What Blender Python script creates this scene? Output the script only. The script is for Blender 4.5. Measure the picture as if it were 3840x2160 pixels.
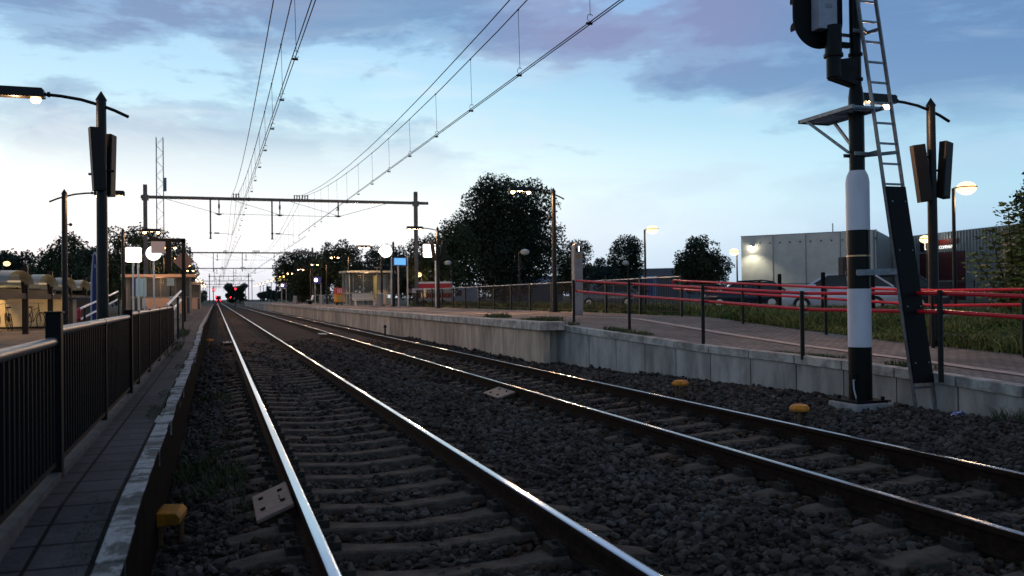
import bpy, math, random
import numpy as np
from mathutils import Vector, Matrix
PI = math.pi
S = bpy.context.scene
COL = S.collection
for o in list(bpy.data.objects): bpy.data.objects.remove(o)

# ------------------------------------------------------------------ camera
# world: Y runs along the tracks, X to the right, Z = 0 at the top of the rails
cd = bpy.data.cameras.new('camera'); cam = bpy.data.objects.new('camera', cd); COL.objects.link(cam)
cf = Vector((0.31897485, 0.94771616, 0.0094408)); cr = Vector((0.94772629, -0.31885873, -0.01199918)); cu = Vector((0.00836153, -0.01277473, 0.99988344))
M = Matrix.Identity(4)
for i in range(3):
    M[i][0] = cr[i]; M[i][1] = cu[i]; M[i][2] = -cf[i]
M[2][3] = 1.398
cam.matrix_world = M
cd.sensor_width = 36; cd.lens = 30.94; cd.clip_end = 6000; cd.clip_start = 0.05
cd.dof.use_dof = True; cd.dof.focus_distance = 12.5; cd.dof.aperture_fstop = 2.6
S.camera = cam

# ------------------------------------------------------------------ world
w = bpy.data.worlds.new('World'); S.world = w; w.use_nodes = True
nt = w.node_tree; nt.nodes.clear()
def N(t, nt=nt, **k):
    n = nt.nodes.new(t)
    for a, b in k.items(): setattr(n, a, b)
    return n
def Lk(a, b, nt=nt): nt.links.new(a, b)
def ramp(nt, fac, stops, interp='EASE'):
    r = nt.nodes.new('ShaderNodeValToRGB'); r.color_ramp.interpolation = interp
    e = r.color_ramp.elements
    while len(e) > 1: e.remove(e[-1])
    e[0].position = stops[0][0]; e[0].color = (*stops[0][1], 1)
    for p, c in stops[1:]:
        x = e.new(p); x.color = (*c, 1)
    nt.links.new(fac, r.inputs[0]); return r.outputs[0]
def g3(v): return (v, v, v)
def mixc(nt, f, a, b, mode='MIX'):
    m = nt.nodes.new('ShaderNodeMix'); m.data_type = 'RGBA'; m.blend_type = mode; m.clamp_factor = True
    for s, v in ((0, f), (6, a), (7, b)):
        if isinstance(v, (int, float)): m.inputs[s].default_value = v
        elif isinstance(v, tuple): m.inputs[s].default_value = (*v, 1)
        else: nt.links.new(v, m.inputs[s])
    return m.outputs[2]
def math_(nt, op, a, b=None, clamp=False):
    m = nt.nodes.new('ShaderNodeMath'); m.operation = op; m.use_clamp = clamp
    for s, v in ((0, a), (1, b)):
        if v is None: continue
        if isinstance(v, (int, float)): m.inputs[s].default_value = v
        else: nt.links.new(v, m.inputs[s])
    return m.outputs[0]
tc = N('ShaderNodeTexCoord'); sep = N('ShaderNodeSeparateXYZ'); Lk(tc.outputs['Generated'], sep.inputs[0])
z = sep.outputs[2]; x = sep.outputs[0]
right = ramp(nt, z, [(0, (.26, .46, .69)), (.05, (.31, .58, .82)), (.10, (.38, .72, .91)), (.17, (.33, .68, .92)), (.24, (.18, .44, .78)), (.33, (.13, .30, .60)), (.5, (.19, .185, .19)), (1, (.20, .185, .17))], 'LINEAR')
left = ramp(nt, z, [(0, (.55, .66, .80)), (.03, (.72, .84, .95)), (.07, (.90, .95, 1.0)), (.11, (.88, .98, 1.0)), (.16, (.76, .95, 1.0)), (.22, (.55, .84, 1.0)), (.31, (.36, .64, .95)), (.5, (.24, .235, .235)), (1, (.20, .185, .17))], 'LINEAR')
hy = math_(nt, 'SUBTRACT', .88, x)
hf = math_(nt, 'MULTIPLY', hy, 1.45, True)
yf = math_(nt, 'MULTIPLY', math_(nt, 'ADD', sep.outputs[1], .3), 2.0, True)   # sunset side only
sky = mixc(nt, math_(nt, 'MULTIPLY', hf, yf), right, left)
glow = math_(nt, 'MULTIPLY', ramp(nt, z, [(0, g3(.55)), (.06, g3(1)), (.13, g3(.75)), (.19, g3(0))]), math_(nt, 'MULTIPLY', hf, yf))
gl = N('ShaderNodeVectorMath', operation='SCALE'); gl.inputs[0].default_value = (.16, .13, .11); Lk(glow, gl.inputs[3])
sky = mixc(nt, 1.0, sky, gl.outputs[0], 'ADD')
mp = N('ShaderNodeMapping'); mp.inputs['Scale'].default_value = (.85, .8, 2.5); mp.inputs['Rotation'].default_value = (0, .16, 0); mp.inputs['Location'].default_value = (.35, .1, .22)
Lk(tc.outputs['Generated'], mp.inputs[0])
def noise(nt, vec, sc, det=6, rough=.5, dist=0):
    n = nt.nodes.new('ShaderNodeTexNoise'); n.inputs['Scale'].default_value = sc; n.inputs['Detail'].default_value = det
    n.inputs['Roughness'].default_value = rough; n.inputs['Distortion'].default_value = dist
    if vec is not None: nt.links.new(vec, n.inputs['Vector'])
    return n.outputs['Fac']
n1 = noise(nt, mp.outputs[0], 3.4, 12, .60, .25)
c1 = ramp(nt, n1, [(.45, g3(0)), (.51, g3(.6)), (.57, g3(1))])
wz = ramp(nt, z, [(0, g3(.25)), (.04, g3(.42)), (.09, g3(.15)), (.15, g3(.30)), (.21, g3(.8)), (.33, g3(1))], 'LINEAR')
ccol = mixc(nt, hf, (.13, .24, .48), (.18, .33, .56))
cpur = mixc(nt, ramp(nt, noise(nt, mp.outputs[0], 1.3, 3), [(.56, g3(0)), (.70, g3(.6))]), ccol, (.25, .27, .46))
clow = mixc(nt, ramp(nt, z, [(.08, g3(0)), (.2, g3(1))]), mixc(nt, hf, (.24, .42, .68), (.72, .78, .88)), cpur)
sky = mixc(nt, math_(nt, 'MULTIPLY', c1, wz), sky, clow)
mp2 = N('ShaderNodeMapping'); mp2.inputs['Scale'].default_value = (1.2, 1.2, 6.0); mp2.inputs['Rotation'].default_value = (0, -.22, 0); mp2.inputs['Location'].default_value = (2.1, .7, .4)
Lk(tc.outputs['Generated'], mp2.inputs[0])
n2 = noise(nt, mp2.outputs[0], 3.4, 9, .58, .6)
c2 = ramp(nt, n2, [(.48, g3(0)), (.66, g3(.8))])
sky = mixc(nt, math_(nt, 'MULTIPLY', c2, ramp(nt, z, [(.05, g3(.2)), (.12, g3(.7)), (.22, g3(.45)), (.30, g3(.1))])), sky, mixc(nt, hf, (.42, .66, .88), (.80, .90, .98)))
pk = math_(nt, 'MULTIPLY', ramp(nt, x, [(.22, g3(0)), (.38, g3(.75)), (.50, g3(.6)), (.62, g3(0))]), ramp(nt, z, [(.20, g3(0)), (.29, g3(.8)), (.4, g3(.5)), (.6, g3(0))]))
sky = mixc(nt, math_(nt, 'MULTIPLY', pk, ramp(nt, n1, [(.36, g3(.1)), (.56, g3(.9))])), sky, (.33, .29, .50))
sk = N('ShaderNodeTexSky', sky_type='NISHITA'); sk.sun_disc = False; sk.sun_elevation = math.radians(1.0); sk.sun_rotation = math.radians(-14)
ns = N('ShaderNodeVectorMath', operation='SCALE'); Lk(sk.outputs[0], ns.inputs[0]); ns.inputs[3].default_value = .012
sky = mixc(nt, 1.0, sky, ns.outputs[0], 'ADD')
low = ramp(nt, z, [(.49, g3(0)), (.5, g3(1))], 'LINEAR')
bg = N('ShaderNodeBackground'); bg.inputs[1].default_value = 1.0; Lk(sky, bg.inputs[0])
wo = N('ShaderNodeOutputWorld'); Lk(bg.outputs[0], wo.inputs[0])
# faint last light of the sun that has just set beyond the left platform
sl = bpy.data.lights.new('sun', 'SUN'); sl.energy = .10; sl.angle = math.radians(25); sl.color = (1, .8, .62)
so = bpy.data.objects.new('sun', sl); COL.objects.link(so); so.rotation_euler = (math.radians(85), 0, math.radians(180 + 14))
S.view_settings.view_transform = 'Standard'; S.view_settings.look = 'None'; S.view_settings.exposure = 0; S.view_settings.gamma = 1
S.render.engine = 'CYCLES'; S.cycles.max_bounces = 6; S.cycles.sample_clamp_indirect = 4

# ------------------------------------------------------------------ materials
MATS = {}
def mat(name, col, rough=.6, metal=0, var=0, vs=5, bump=0, bs=30, col2=None, emit=None, es=0, alpha=None, trans=0, spec=.25, island=0, coord='Object', stretch=None):
    if name in MATS: return MATS[name]
    m = bpy.data.materials.new(name); m.use_nodes = True; t = m.node_tree; b = t.nodes['Principled BSDF']
    b.inputs['Base Color'].default_value = (*col, 1); b.inputs['Roughness'].default_value = rough; b.inputs['Metallic'].default_value = metal
    b.inputs['Specular IOR Level'].default_value = spec
    if trans: b.inputs['Transmission Weight'].default_value = trans
    if emit: b.inputs['Emission Color'].default_value = (*emit, 1); b.inputs['Emission Strength'].default_value = es
    if alpha is not None: b.inputs['Alpha'].default_value = alpha
    co = t.nodes.new('ShaderNodeTexCoord').outputs[coord]
    if stretch:
        mp = t.nodes.new('ShaderNodeMapping'); mp.inputs['Scale'].default_value = stretch; t.links.new(co, mp.inputs[0]); co = mp.outputs[0]
    c = None
    if var:
        n = noise(t, co, vs, 7, .62)
        f = ramp(t, n, [(.35, g3(0)), (.66, g3(1))])
        c2 = col2 or tuple(v * (1 - var) for v in col)
        c = mixc(t, f, col, c2)
    if island:
        g = t.nodes.new('ShaderNodeNewGeometry')
        k = ramp(t, g.outputs['Random Per Island'], [(0, g3(1 - island)), (1, g3(1 + island))], 'LINEAR')
        mm = t.nodes.new('ShaderNodeVectorMath'); mm.operation = 'MULTIPLY'
        if c is None: mm.inputs[0].default_value = col
        else: t.links.new(c, mm.inputs[0])
        t.links.new(k, mm.inputs[1]); c = mm.outputs[0]
    if c is not None: t.links.new(c, b.inputs['Base Color'])
    if bump:
        bp = t.nodes.new('ShaderNodeBump'); bp.inputs['Strength'].default_value = bump; bp.inputs['Distance'].default_value = .02
        t.links.new(noise(t, co, bs, 5, .6), bp.inputs['Height']); t.links.new(bp.outputs[0], b.inputs['Normal'])
    MATS[name] = m; return m
black = mat('black_paint', (.007, .006, .006), .42, var=.5, vs=8, spec=.22)
blackm = mat('black_satin', (.005, .005, .006), .6, spec=.15)
galv = mat('galvanised_steel', (.22, .23, .25), .45, .6, var=.35, vs=12)
mastm = mat('gantry_steel', (.10, .10, .105), .55, .3, var=.4, vs=3)
whitep = mat('white_paint', (.62, .62, .68), .45, var=.12, vs=3)
conc = mat('concrete', (.42, .375, .345), .9, spec=.1, var=.42, vs=3.0, bump=.5, bs=40, island=.16, stretch=(1, 1, .3))
coping = mat('coping_concrete', (.50, .45, .41), .9, spec=.1, var=.55, vs=3.5, bump=.6, bs=35, island=.13)
dark_joint = mat('dark_joint', (.015, .014, .013), .95)
sleeperm = mat('sleeper_concrete', (.115, .092, .076), .95, var=.5, vs=5, bump=.9, bs=60, col2=(.055, .042, .034), spec=.1, island=.25)
rusty = mat('rusty_rail', (.022, .012, .008), .9, 0, spec=.1, var=.5, vs=14, bump=.3)
railtop = mat('polished_rail_head', (.66, .66, .70), .14, 1, var=.12, vs=6, stretch=(1, .08, 1))
clipm = mat('rail_clip', (.050, .042, .036), .9, 0, spec=.15, var=.5, vs=30)
ballm = mat('ballast_stone', (.064, .056, .052), .9, var=.4, vs=1.0, island=.65, col2=(.050, .039, .033), spec=.08)
ballr = mat('rust_stained_stone', (.062, .036, .024), .9, var=.5, vs=3, island=.6, spec=.1, col2=(.04, .028, .022))
redrail = mat('red_railing', (.60, .014, .028), .25, 0, var=.15, vs=2)
steelrail = mat('worn_handrail', (.20, .185, .18), .42, .7, var=.2, vs=4)
yellow = mat('yellow_plastic', (.60, .20, .015), .6, var=.35, vs=9, col2=(.28, .12, .02))
board = mat('cover_plate', (.30, .21, .16), .8, var=.4, vs=14, col2=(.2, .15, .13))
alu = mat('aluminium', (.42, .43, .45), .35, .7)
glass = mat('glass', (.35, .42, .44), .05, 0, alpha=.10)
darkglass = mat('car_glass', (.02, .03, .035), .08)
rubber = mat('rubber', (.012, .012, .012), .8)
def emis(name, c, s): return mat(name, (0.02, 0.02, 0.02), .5, emit=c, es=s)
warmE = emis('warm_lamp', (1, .55, .20), 24)
whiteE = emis('white_lamp', (1, .80, .52), 34)
signE = emis('lit_sign_face', (1, .95, .86), 5)
redE = emis('red_signal_lamp', (1, .006, .014), 55)
blueE_ = emis('blue_lit_sign', (.10, .48, .95), 1.6)
greyface = mat('grey_sign_back', (.36, .33, .35), .6)

# paving with joints
def paving(name, c1, c2, cm, bw, bh, rot=0, mortar=.006, offs=.5):
    m = bpy.data.materials.new(name); m.use_nodes = True; t = m.node_tree; b = t.nodes['Principled BSDF']; b.inputs['Roughness'].default_value = .9; b.inputs['Specular IOR Level'].default_value = .12
    co = t.nodes.new('ShaderNodeTexCoord').outputs['Object']; mp = t.nodes.new('ShaderNodeMapping'); mp.inputs['Rotation'].default_value = (0, 0, rot); t.links.new(co, mp.inputs[0])
    br = t.nodes.new('ShaderNodeTexBrick'); br.inputs['Scale'].default_value = 1; br.offset = offs; br.inputs['Brick Width'].default_value = bw; br.inputs['Row Height'].default_value = bh
    br.inputs['Mortar Size'].default_value = mortar; br.inputs['Color1'].default_value = (*c1, 1); br.inputs['Color2'].default_value = (*c2, 1); br.inputs['Mortar'].default_value = (*cm, 1)
    t.links.new(mp.outputs[0], br.inputs[0])
    n = ramp(t, noise(t, co, .9, 6, .6), [(.3, g3(.68)), (.7, g3(1.15))])
    c = mixc(t, 1, br.outputs[0], n, 'MULTIPLY')
    n5 = ramp(t, noise(t, co, 14, 5, .7), [(.3, g3(.75)), (.7, g3(1.1))]); c = mixc(t, 1, c, n5, 'MULTIPLY')
    t.links.new(c, b.inputs[0])
    bp = t.nodes.new('ShaderNodeBump'); bp.inputs['Strength'].default_value = .5; bp.inputs['Distance'].default_value = .012
    t.links.new(math_(t, 'ADD', math_(t, 'MULTIPLY', br.outputs[1], -1), noise(t, co, 25, 4)), bp.inputs['Height']); t.links.new(bp.outputs[0], b.inputs['Normal'])
    return m
klinker = paving('klinker_paving', (.25, .21, .19), (.185, .16, .145), (.05, .04, .035), .21, .105, PI / 2, .008)
slab = paving('slab_paving', (.075, .068, .070), (.058, .053, .056), (.004, .004, .004), .25, .31, 0, .010, 0)
klinkerL = paving('plaza_paving', (.20, .16, .14), (.12, .10, .09), (.04, .035, .03), .22, .11, .2, .008)

# ------------------------------------------------------------------ mesh helpers
class MB:
    def __init__(s): s.v = []; s.f = []; s.m = []
    def add(s, vs, fs, mi=0):
        o = len(s.v); s.v += [tuple(v) for v in vs]; s.f += [tuple(o + i for i in f) for f in fs]; s.m += [mi] * len(fs); return s
    def box(s, x0, x1, y0, y1, z0, z1, mi=0):
        return s.add([(x0, y0, z0), (x1, y0, z0), (x1, y1, z0), (x0, y1, z0), (x0, y0, z1), (x1, y0, z1), (x1, y1, z1), (x0, y1, z1)],
                     [(3, 2, 1, 0), (4, 5, 6, 7), (0, 1, 5, 4), (1, 2, 6, 5), (2, 3, 7, 6), (3, 0, 4, 7)], mi)
    def bar(s, a, b, wx, wz, mi=0, up=(0, 0, 1)):   # square bar from a to b
        a = Vector(a); b = Vector(b); d = (b - a).normalized(); u = Vector(up)
        if abs(d.dot(u)) > .95: u = Vector((0, 1, 0))
        r = d.cross(u).normalized(); u = r.cross(d)
        vs = []
        for p in (a, b):
            for i, j in ((-1, -1), (1, -1), (1, 1), (-1, 1)): vs.append(p + r * i * wx / 2 + u * j * wz / 2)
        return s.add(vs, [(0, 1, 2, 3), (7, 6, 5, 4), (0, 4, 5, 1), (1, 5, 6, 2), (2, 6, 7, 3), (3, 7, 4, 0)], mi)
    def tube(s, pts, rad, n=8, mi=0, cap=True):
        pts = [Vector(p) for p in pts]; rad = rad if isinstance(rad, (list, tuple)) else [rad] * len(pts)
        o = len(s.v); pr = None
        for i, p in enumerate(pts):
            d = (pts[min(i + 1, len(pts) - 1)] - pts[max(i - 1, 0)]).normalized()
            if pr is None:
                u = Vector((0, 0, 1)) if abs(d.z) < .9 else Vector((0, 1, 0)); r = d.cross(u).normalized()
            else: r = (pr - d * pr.dot(d)).normalized()
            pr = r; q = d.cross(r)
            for k in range(n):
                a = 2 * PI * k / n; s.v.append(tuple(p + (r * math.cos(a) + q * math.sin(a)) * rad[i]))
        for i in range(len(pts) - 1):
            for k in range(n):
                s.f.append((o + i * n + k, o + i * n + (k + 1) % n, o + (i + 1) * n + (k + 1) % n, o + (i + 1) * n + k)); s.m.append(mi)
        if cap:
            s.f.append(tuple(o + k for k in range(n))[::-1]); s.f.append(tuple(o + (len(pts) - 1) * n + k for k in range(n))); s.m += [mi, mi]
        return s
    def ball(s, c, r, n=10, mi=0, sz=1):
        rings = n // 2; vs = [(c[0], c[1], c[2] - r * sz)]; fs = []
        for i in range(1, rings):
            t = PI * i / rings - PI / 2
            for k in range(n): a = 2 * PI * k / n; vs.append((c[0] + r * math.cos(t) * math.cos(a), c[1] + r * math.cos(t) * math.sin(a), c[2] + r * sz * math.sin(t)))
        vs.append((c[0], c[1], c[2] + r * sz)); L = len(vs) - 1
        for k in range(n):
            fs.append((0, 1 + (k + 1) % n, 1 + k)); fs.append((L, L - n + k, L - n + (k + 1) % n))
            for i in range(rings - 2): fs.append((1 + i * n + k, 1 + i * n + (k + 1) % n, 1 + (i + 1) * n + (k + 1) % n, 1 + (i + 1) * n + k))
        return s.add(vs, fs, mi)
    def prism(s, prof, axis, a, b, mi=0):    # 2d profile extruded along axis
        def P(u, v, t): return {'x': (t, u, v), 'y': (u, t, v), 'z': (u, v, t)}[axis]
        n = len(prof); vs = [P(u, v, a) for u, v in prof] + [P(u, v, b) for u, v in prof]
        return s.add(vs, [tuple(range(n)), tuple(range(2 * n - 1, n - 1, -1))] + [(i, n + i, n + (i + 1) % n, (i + 1) % n) for i in range(n)], mi)
    def build(s, name, mats, parent=None, smooth=False, bevel=0):
        me = bpy.data.meshes.new(name); me.from_pydata(s.v, [], s.f)
        mats = mats if isinstance(mats, (list, tuple)) else [mats]
        for m in mats: me.materials.append(m)
        if len(mats) > 1: me.polygons.foreach_set('material_index', s.m)
        if smooth:
            me.polygons.foreach_set('use_smooth', [True] * len(me.polygons))
            try: me.set_sharp_from_angle(angle=math.radians(40))
            except Exception: pass
        me.update(); me.validate()
        o = bpy.data.objects.new(name, me); COL.objects.link(o)
        if parent: o.parent = parent
        if bevel:
            bv = o.modifiers.new('b', 'BEVEL'); bv.width = bevel; bv.segments = 2; bv.limit_method = 'ANGLE'
        # orient consistently
        return o
def np_mesh(name, verts, faces, mats, parent=None, midx=None, smooth=False):
    me = bpy.data.meshes.new(name); nf, k = faces.shape
    me.vertices.add(len(verts)); me.vertices.foreach_set('co', verts.astype(np.float32).ravel())
    me.loops.add(nf * k); me.loops.foreach_set('vertex_index', faces.astype(np.int32).ravel())
    me.polygons.add(nf); me.polygons.foreach_set('loop_start', (np.arange(nf) * k).astype(np.int32))
    for m in (mats if isinstance(mats, (list, tuple)) else [mats]): me.materials.append(m)
    if midx is not None: me.polygons.foreach_set('material_index', midx.astype(np.int32))
    me.polygons.foreach_set('use_smooth', np.full(nf, smooth))
    me.update(calc_edges=True)
    o = bpy.data.objects.new(name, me); COL.objects.link(o)
    if parent: o.parent = parent
    return o
def tag(o, label, cat, group=None):
    o['label'] = label; o['category'] = cat
    if group: o['group'] = group
    return o
def thing(name, label, cat, loc=(0, 0, 0), rz=0, group=None):
    o = bpy.data.objects.new(name, None); COL.objects.link(o); o.location = loc; o.rotation_euler = (0, 0, rz); o.empty_display_size = .2
    return tag(o, label, cat, group)
def kind(o, k): o['kind'] = k; return o
def copy_tree(o, parent=None):
    c = o.copy(); COL.objects.link(c); c.parent = parent
    for ch in [q for q in KIDS.get(o.name, [])]:
        copy_tree(ch, c)
    return c
KIDS = {}
def reg_kids(root):
    for o in bpy.data.objects:
        if o.parent: KIDS.setdefault(o.parent.name, [])
    KIDS.clear()
    for o in bpy.data.objects:
        if o.parent: KIDS.setdefault(o.parent.name, []).append(o)
def text(txt, size, m, parent, loc, rot, name='lettering', depth=.004):
    c = bpy.data.curves.new('t', 'FONT'); c.body = txt; c.size = size; c.extrude = depth; c.align_x = 'CENTER'; c.align_y = 'CENTER'
    o = bpy.data.objects.new('t', c); COL.objects.link(o)
    dg = bpy.context.evaluated_depsgraph_get(); me = bpy.data.meshes.new_from_object(o.evaluated_get(dg)); bpy.data.objects.remove(o)
    me.materials.clear(); me.materials.append(m)
    q = bpy.data.objects.new(name, me); COL.objects.link(q); q.parent = parent; q.location = loc; q.rotation_euler = rot; return q
def point(parent, loc, e, col=(1, .72, .42), r=.06, spot=None):
    l = bpy.data.lights.new('lamp_light', 'SPOT' if spot else 'POINT'); l.energy = e; l.color = col; l.shadow_soft_size = r
    if spot: l.spot_size = math.radians(spot); l.spot_blend = .6
    o = bpy.data.objects.new('lamp_light', l); COL.objects.link(o); o.parent = parent; o.location = loc; return o
rng = np.random.default_rng(7); random.seed(5)
ORD = ['first', 'second', 'third', 'fourth', 'fifth', 'sixth', 'seventh', 'eighth', 'ninth', 'tenth', 'eleventh', 'twelfth', 'thirteenth', 'fourteenth', 'fifteenth', 'sixteenth', 'seventeenth', 'eighteenth', 'nineteenth', 'twentieth']

# height profiles
def rampR(y): return float(np.interp(y, [3, 7, 8, 10.6, 13.7, 16.4, 18.8, 20.5], [.10, .19, .24, .345, .44, .57, .70, .80]))
def rampL(y): return float(np.interp(y, [2, 3.9, 5, 21, 28], [.28, .30, .365, .37, .60]))
TR = ((.56, 2.067, 0.0), (4.57, 6.075, -.058))

# ------------------------------------------------------------------ ground
def groundz(x, y):
    if x < -3.2: return .27
    if x < -.6: return -.35
    if x < 11.0: return -.35
    if x < 12.4: return min(rampR(y) - .03, .77)
    if x < 14: return min(rampR(y) + .02, .70)
    return .58
xs = [-3000, -400, -60, -12, -3.6, -3.4, -.7, 9.3, 10.9, 11.2, 12.3, 12.7, 14.5, 17, 24, 60, 400, 3000]
ys = [-60, -10, 3, 6, 8, 10, 12, 14, 16, 18, 19, 20.5, 24, 30, 50, 100, 200, 400, 1000, 5000]
gv = [(x, y, groundz(x, y)) for y in ys for x in xs]; nx = len(xs)
gf = [(j * nx + i, j * nx + i + 1, (j + 1) * nx + i + 1, (j + 1) * nx + i) for j in range(len(ys) - 1) for i in range(nx - 1)]
dirt = mat('grass_and_earth', (.045, .052, .022), .95, var=.5, vs=.35, bump=1, bs=9, col2=(.05, .042, .028))
g = MB().add(gv, gf).build('ground', dirt); kind(g, 'structure')

# ballast bed: undulating sheet
def bz(x, y):
    z = -.215 + .012 * math.sin(x * 3.1 + y * .7) + .014 * math.sin(y * 2.3 + x * 1.7) * math.sin(x * 5.1)
    if x < .05: z -= .10 * min(1, (.05 - x) / .35)
    if 2.7 < x < 3.9: z += .05 * math.sin((x - 2.7) / 1.2 * PI)
    for r0, r1, rz in TR:
        mx = (r0 + r1) / 2
        if abs(x - mx) < .55: z -= .018
    if x > 6.9: z += .02
    for r0, r1, rz in TR:
        if abs(x - (r0 + r1) / 2) < 1.3: z += rz * .7 - .006
    return z
bedx = np.linspace(-.42, 9.6, 84); bedy = np.concatenate([np.arange(-2, 30, .14), np.arange(30, 90, 1.5), [90, 150, 300, 700, 1600]])
bv = [(x, y, bz(x, y) if y < 60 else -.21) for y in bedy for x in bedx]; nb = len(bedx)
bf = [(j * nb + i, j * nb + i + 1, (j + 1) * nb + i + 1, (j + 1) * nb + i) for j in range(len(bedy) - 1) for i in range(nb - 1)]
bm = bpy.data.materials.new('ballast_bed'); bm.use_nodes = True; t = bm.node_tree; b = t.nodes['Principled BSDF']; b.inputs['Roughness'].default_value = .95; b.inputs['Specular IOR Level'].default_value = .1
co = t.nodes.new('ShaderNodeTexCoord').outputs['Object']
vo = t.nodes.new('ShaderNodeTexVoronoi'); vo.inputs['Scale'].default_value = 17; t.links.new(co, vo.inputs['Vector'])
c = mixc(t, ramp(t, noise(t, co, .8, 6, .6), [(.38, g3(0)), (.62, g3(1))]), (.050, .043, .040), (.050, .034, .027))
c = mixc(t, 1, c, ramp(t, vo.outputs['Color'], [(.1, g3(.45)), (.9, g3(1.5))], 'LINEAR'), 'MULTIPLY')
t.links.new(c, b.inputs[0])
bp = t.nodes.new('ShaderNodeBump'); bp.inputs['Strength'].default_value = 1; bp.inputs['Distance'].default_value = .06; t.links.new(math_(t, 'MULTIPLY', vo.outputs['Distance'], -1), bp.inputs['Height']); t.links.new(bp.outputs[0], b.inputs['Normal'])
o = MB().add(bv, bf).build('ballast_bed', bm); kind(o, 'structure')

# loose stones
def inview(P, m=.12):
    q = P - np.array([0, 0, 1.398]); zc = q @ np.array(cf); u = (q @ np.array(cr)) / zc * 2214 / 2576; v = (q @ np.array(cu)) / zc * 2214 / 1449
    return (zc > .5) & (np.abs(u) < .5 + m) & (v > -.5 - m)
t0 = (1 + 5 ** .5) / 2
ico_v = np.array([(-1, t0, 0), (1, t0, 0), (-1, -t0, 0), (1, -t0, 0), (0, -1, t0), (0, 1, t0), (0, -1, -t0), (0, 1, -t0), (t0, 0, -1), (t0, 0, 1), (-t0, 0, -1), (-t0, 0, 1)]) / math.hypot(1, t0)
ico_f = np.array([(0, 11, 5), (0, 5, 1), (0, 1, 7), (0, 7, 10), (0, 10, 11), (1, 5, 9), (5, 11, 4), (11, 10, 2), (10, 7, 6), (7, 1, 8), (3, 9, 4), (3, 4, 2), (3, 2, 6), (3, 6, 8), (3, 8, 9), (4, 9, 5), (2, 4, 11), (6, 2, 10), (8, 6, 7), (9, 8, 1)])
SLY0, SLD = 2.62, .6
def stones(name, x0, x1, y0, y1, dens, size, mt, zf=None):
    n = int((x1 - x0) * (y1 - y0) * dens)
    X = rng.uniform(x0, x1, n); Y = rng.uniform(y0, y1, n)
    Zb = np.array([(zf or bz)(a, b_) for a, b_ in zip(X, Y)])
    P = np.stack([X, Y, Zb], 1)
    k = inview(P, .22)
    for r0, r1, rz in TR:
        mx = (r0 + r1) / 2
        ons = (np.abs(X - mx) < 1.27) & (np.abs(((Y - SLY0 + SLD / 2) % SLD) - SLD / 2) < .135)
        drop = rng.uniform(0, 1, n) < np.where(np.abs(X - mx) < .35, .90, .985)
        k &= ~(ons & drop)
        for r in (r0, r1): k &= np.abs(X - r) > .085
    P = P[k]; n = len(P)
    s = size * np.clip(np.exp(rng.normal(0, .34, n)), .45, 1.9); a = rng.normal(size=(n, 4)); a /= np.linalg.norm(a, axis=1)[:, None]
    w_, x_, y_, z_ = a.T
    Rm = np.stack([1 - 2 * (y_ ** 2 + z_ ** 2), 2 * (x_ * y_ - z_ * w_), 2 * (x_ * z_ + y_ * w_), 2 * (x_ * y_ + z_ * w_), 1 - 2 * (x_ ** 2 + z_ ** 2), 2 * (y_ * z_ - x_ * w_), 2 * (x_ * z_ - y_ * w_), 2 * (y_ * z_ + x_ * w_), 1 - 2 * (x_ ** 2 + y_ ** 2)], 1).reshape(n, 3, 3)
    sc = rng.uniform(.5, 1.2, (n, 1, 3)); jit = rng.uniform(.58, 1.34, (n, 12, 1))
    V = ico_v[None] * jit * sc * s[:, None, None] * .5
    V = np.einsum('nij,nkj->nki', Rm, V)
    V[:, :, 2] *= .8
    P[:, 2] += s * rng.uniform(.02, .42, n)
    V = (V + P[:, None]).reshape(-1, 3)
    F = (ico_f[None] + (np.arange(n) * 12)[:, None, None]).reshape(-1, 3)
    dr = np.min([np.abs(P[:, 0] - r) for q in TR for r in q[:2]], axis=0)
    mi = (rng.uniform(0, 1, n) < np.clip(.85 - dr * 1.5, .04, .8)).astype(int)
    o = np_mesh(name, V, F, [mt, ballr], midx=np.repeat(mi, 20)); kind(o, 'stuff'); return o
o = stones('ballast_stones', -.36, 9.2, 2.2, 8, 560, .052, ballm); o['label'] = 'dark grey crushed stone ballast around the tracks'
o = stones('ballast_stones', -.36, 9.0, 8, 16, 430, .056, ballm); o['label'] = 'dark grey crushed stone ballast around the tracks'
o = stones('ballast_stones', -.36, 7.7, 16, 34, 170, .075, ballm); o['label'] = 'dark grey crushed stone ballast around the tracks'

# ------------------------------------------------------------------ rails, sleepers
railtop2 = mat('dull_rail_head', (.40, .38, .38), .2, 1, var=.2, vs=6, stretch=(1, .08, 1))
prof = [(-.07, -.172), (.07, -.172), (.07, -.160), (.016, -.145), (.010, -.13), (.010, -.055), (.036, -.042), (.036, -.012), (.030, -.003), (.018, 0), (-.018, 0), (-.030, -.003), (-.036, -.012), (-.036, -.042), (-.010, -.055), (-.010, -.13), (-.016, -.145), (-.07, -.160)]
RL = ['leftmost polished rail, nearest the left platform edge', 'second polished rail from the left, right rail of the near track', 'third polished rail from the left, left rail of the far track', 'rightmost polished rail, nearest the right platform wall']
i = 0
for r0, r1, rz in TR:
    for r in (r0, r1):
        mb = MB(); n = len(prof); vs = []
        ysr = [-3, 20, 100, 400, 1500]
        for y in ysr: vs += [(u, y, v) for u, v in prof]
        fs = []; mi = []
        for j in range(len(ysr) - 1):
            for k in range(n): fs.append((j * n + k, j * n + (k + 1) % n, (j + 1) * n + (k + 1) % n, (j + 1) * n + k)); mi.append(1 if k in (8, 9, 10) else 0)
        fs += [tuple(range(n))]; mi += [0]
        mb.add(vs, fs); mb.m = mi
        o = mb.build('rail', [rusty, railtop if i < 2 else railtop2]); o.location = (r, 0, rz); tag(o, RL[i], 'rail', 'running rails of the two tracks'); i += 1
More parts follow.
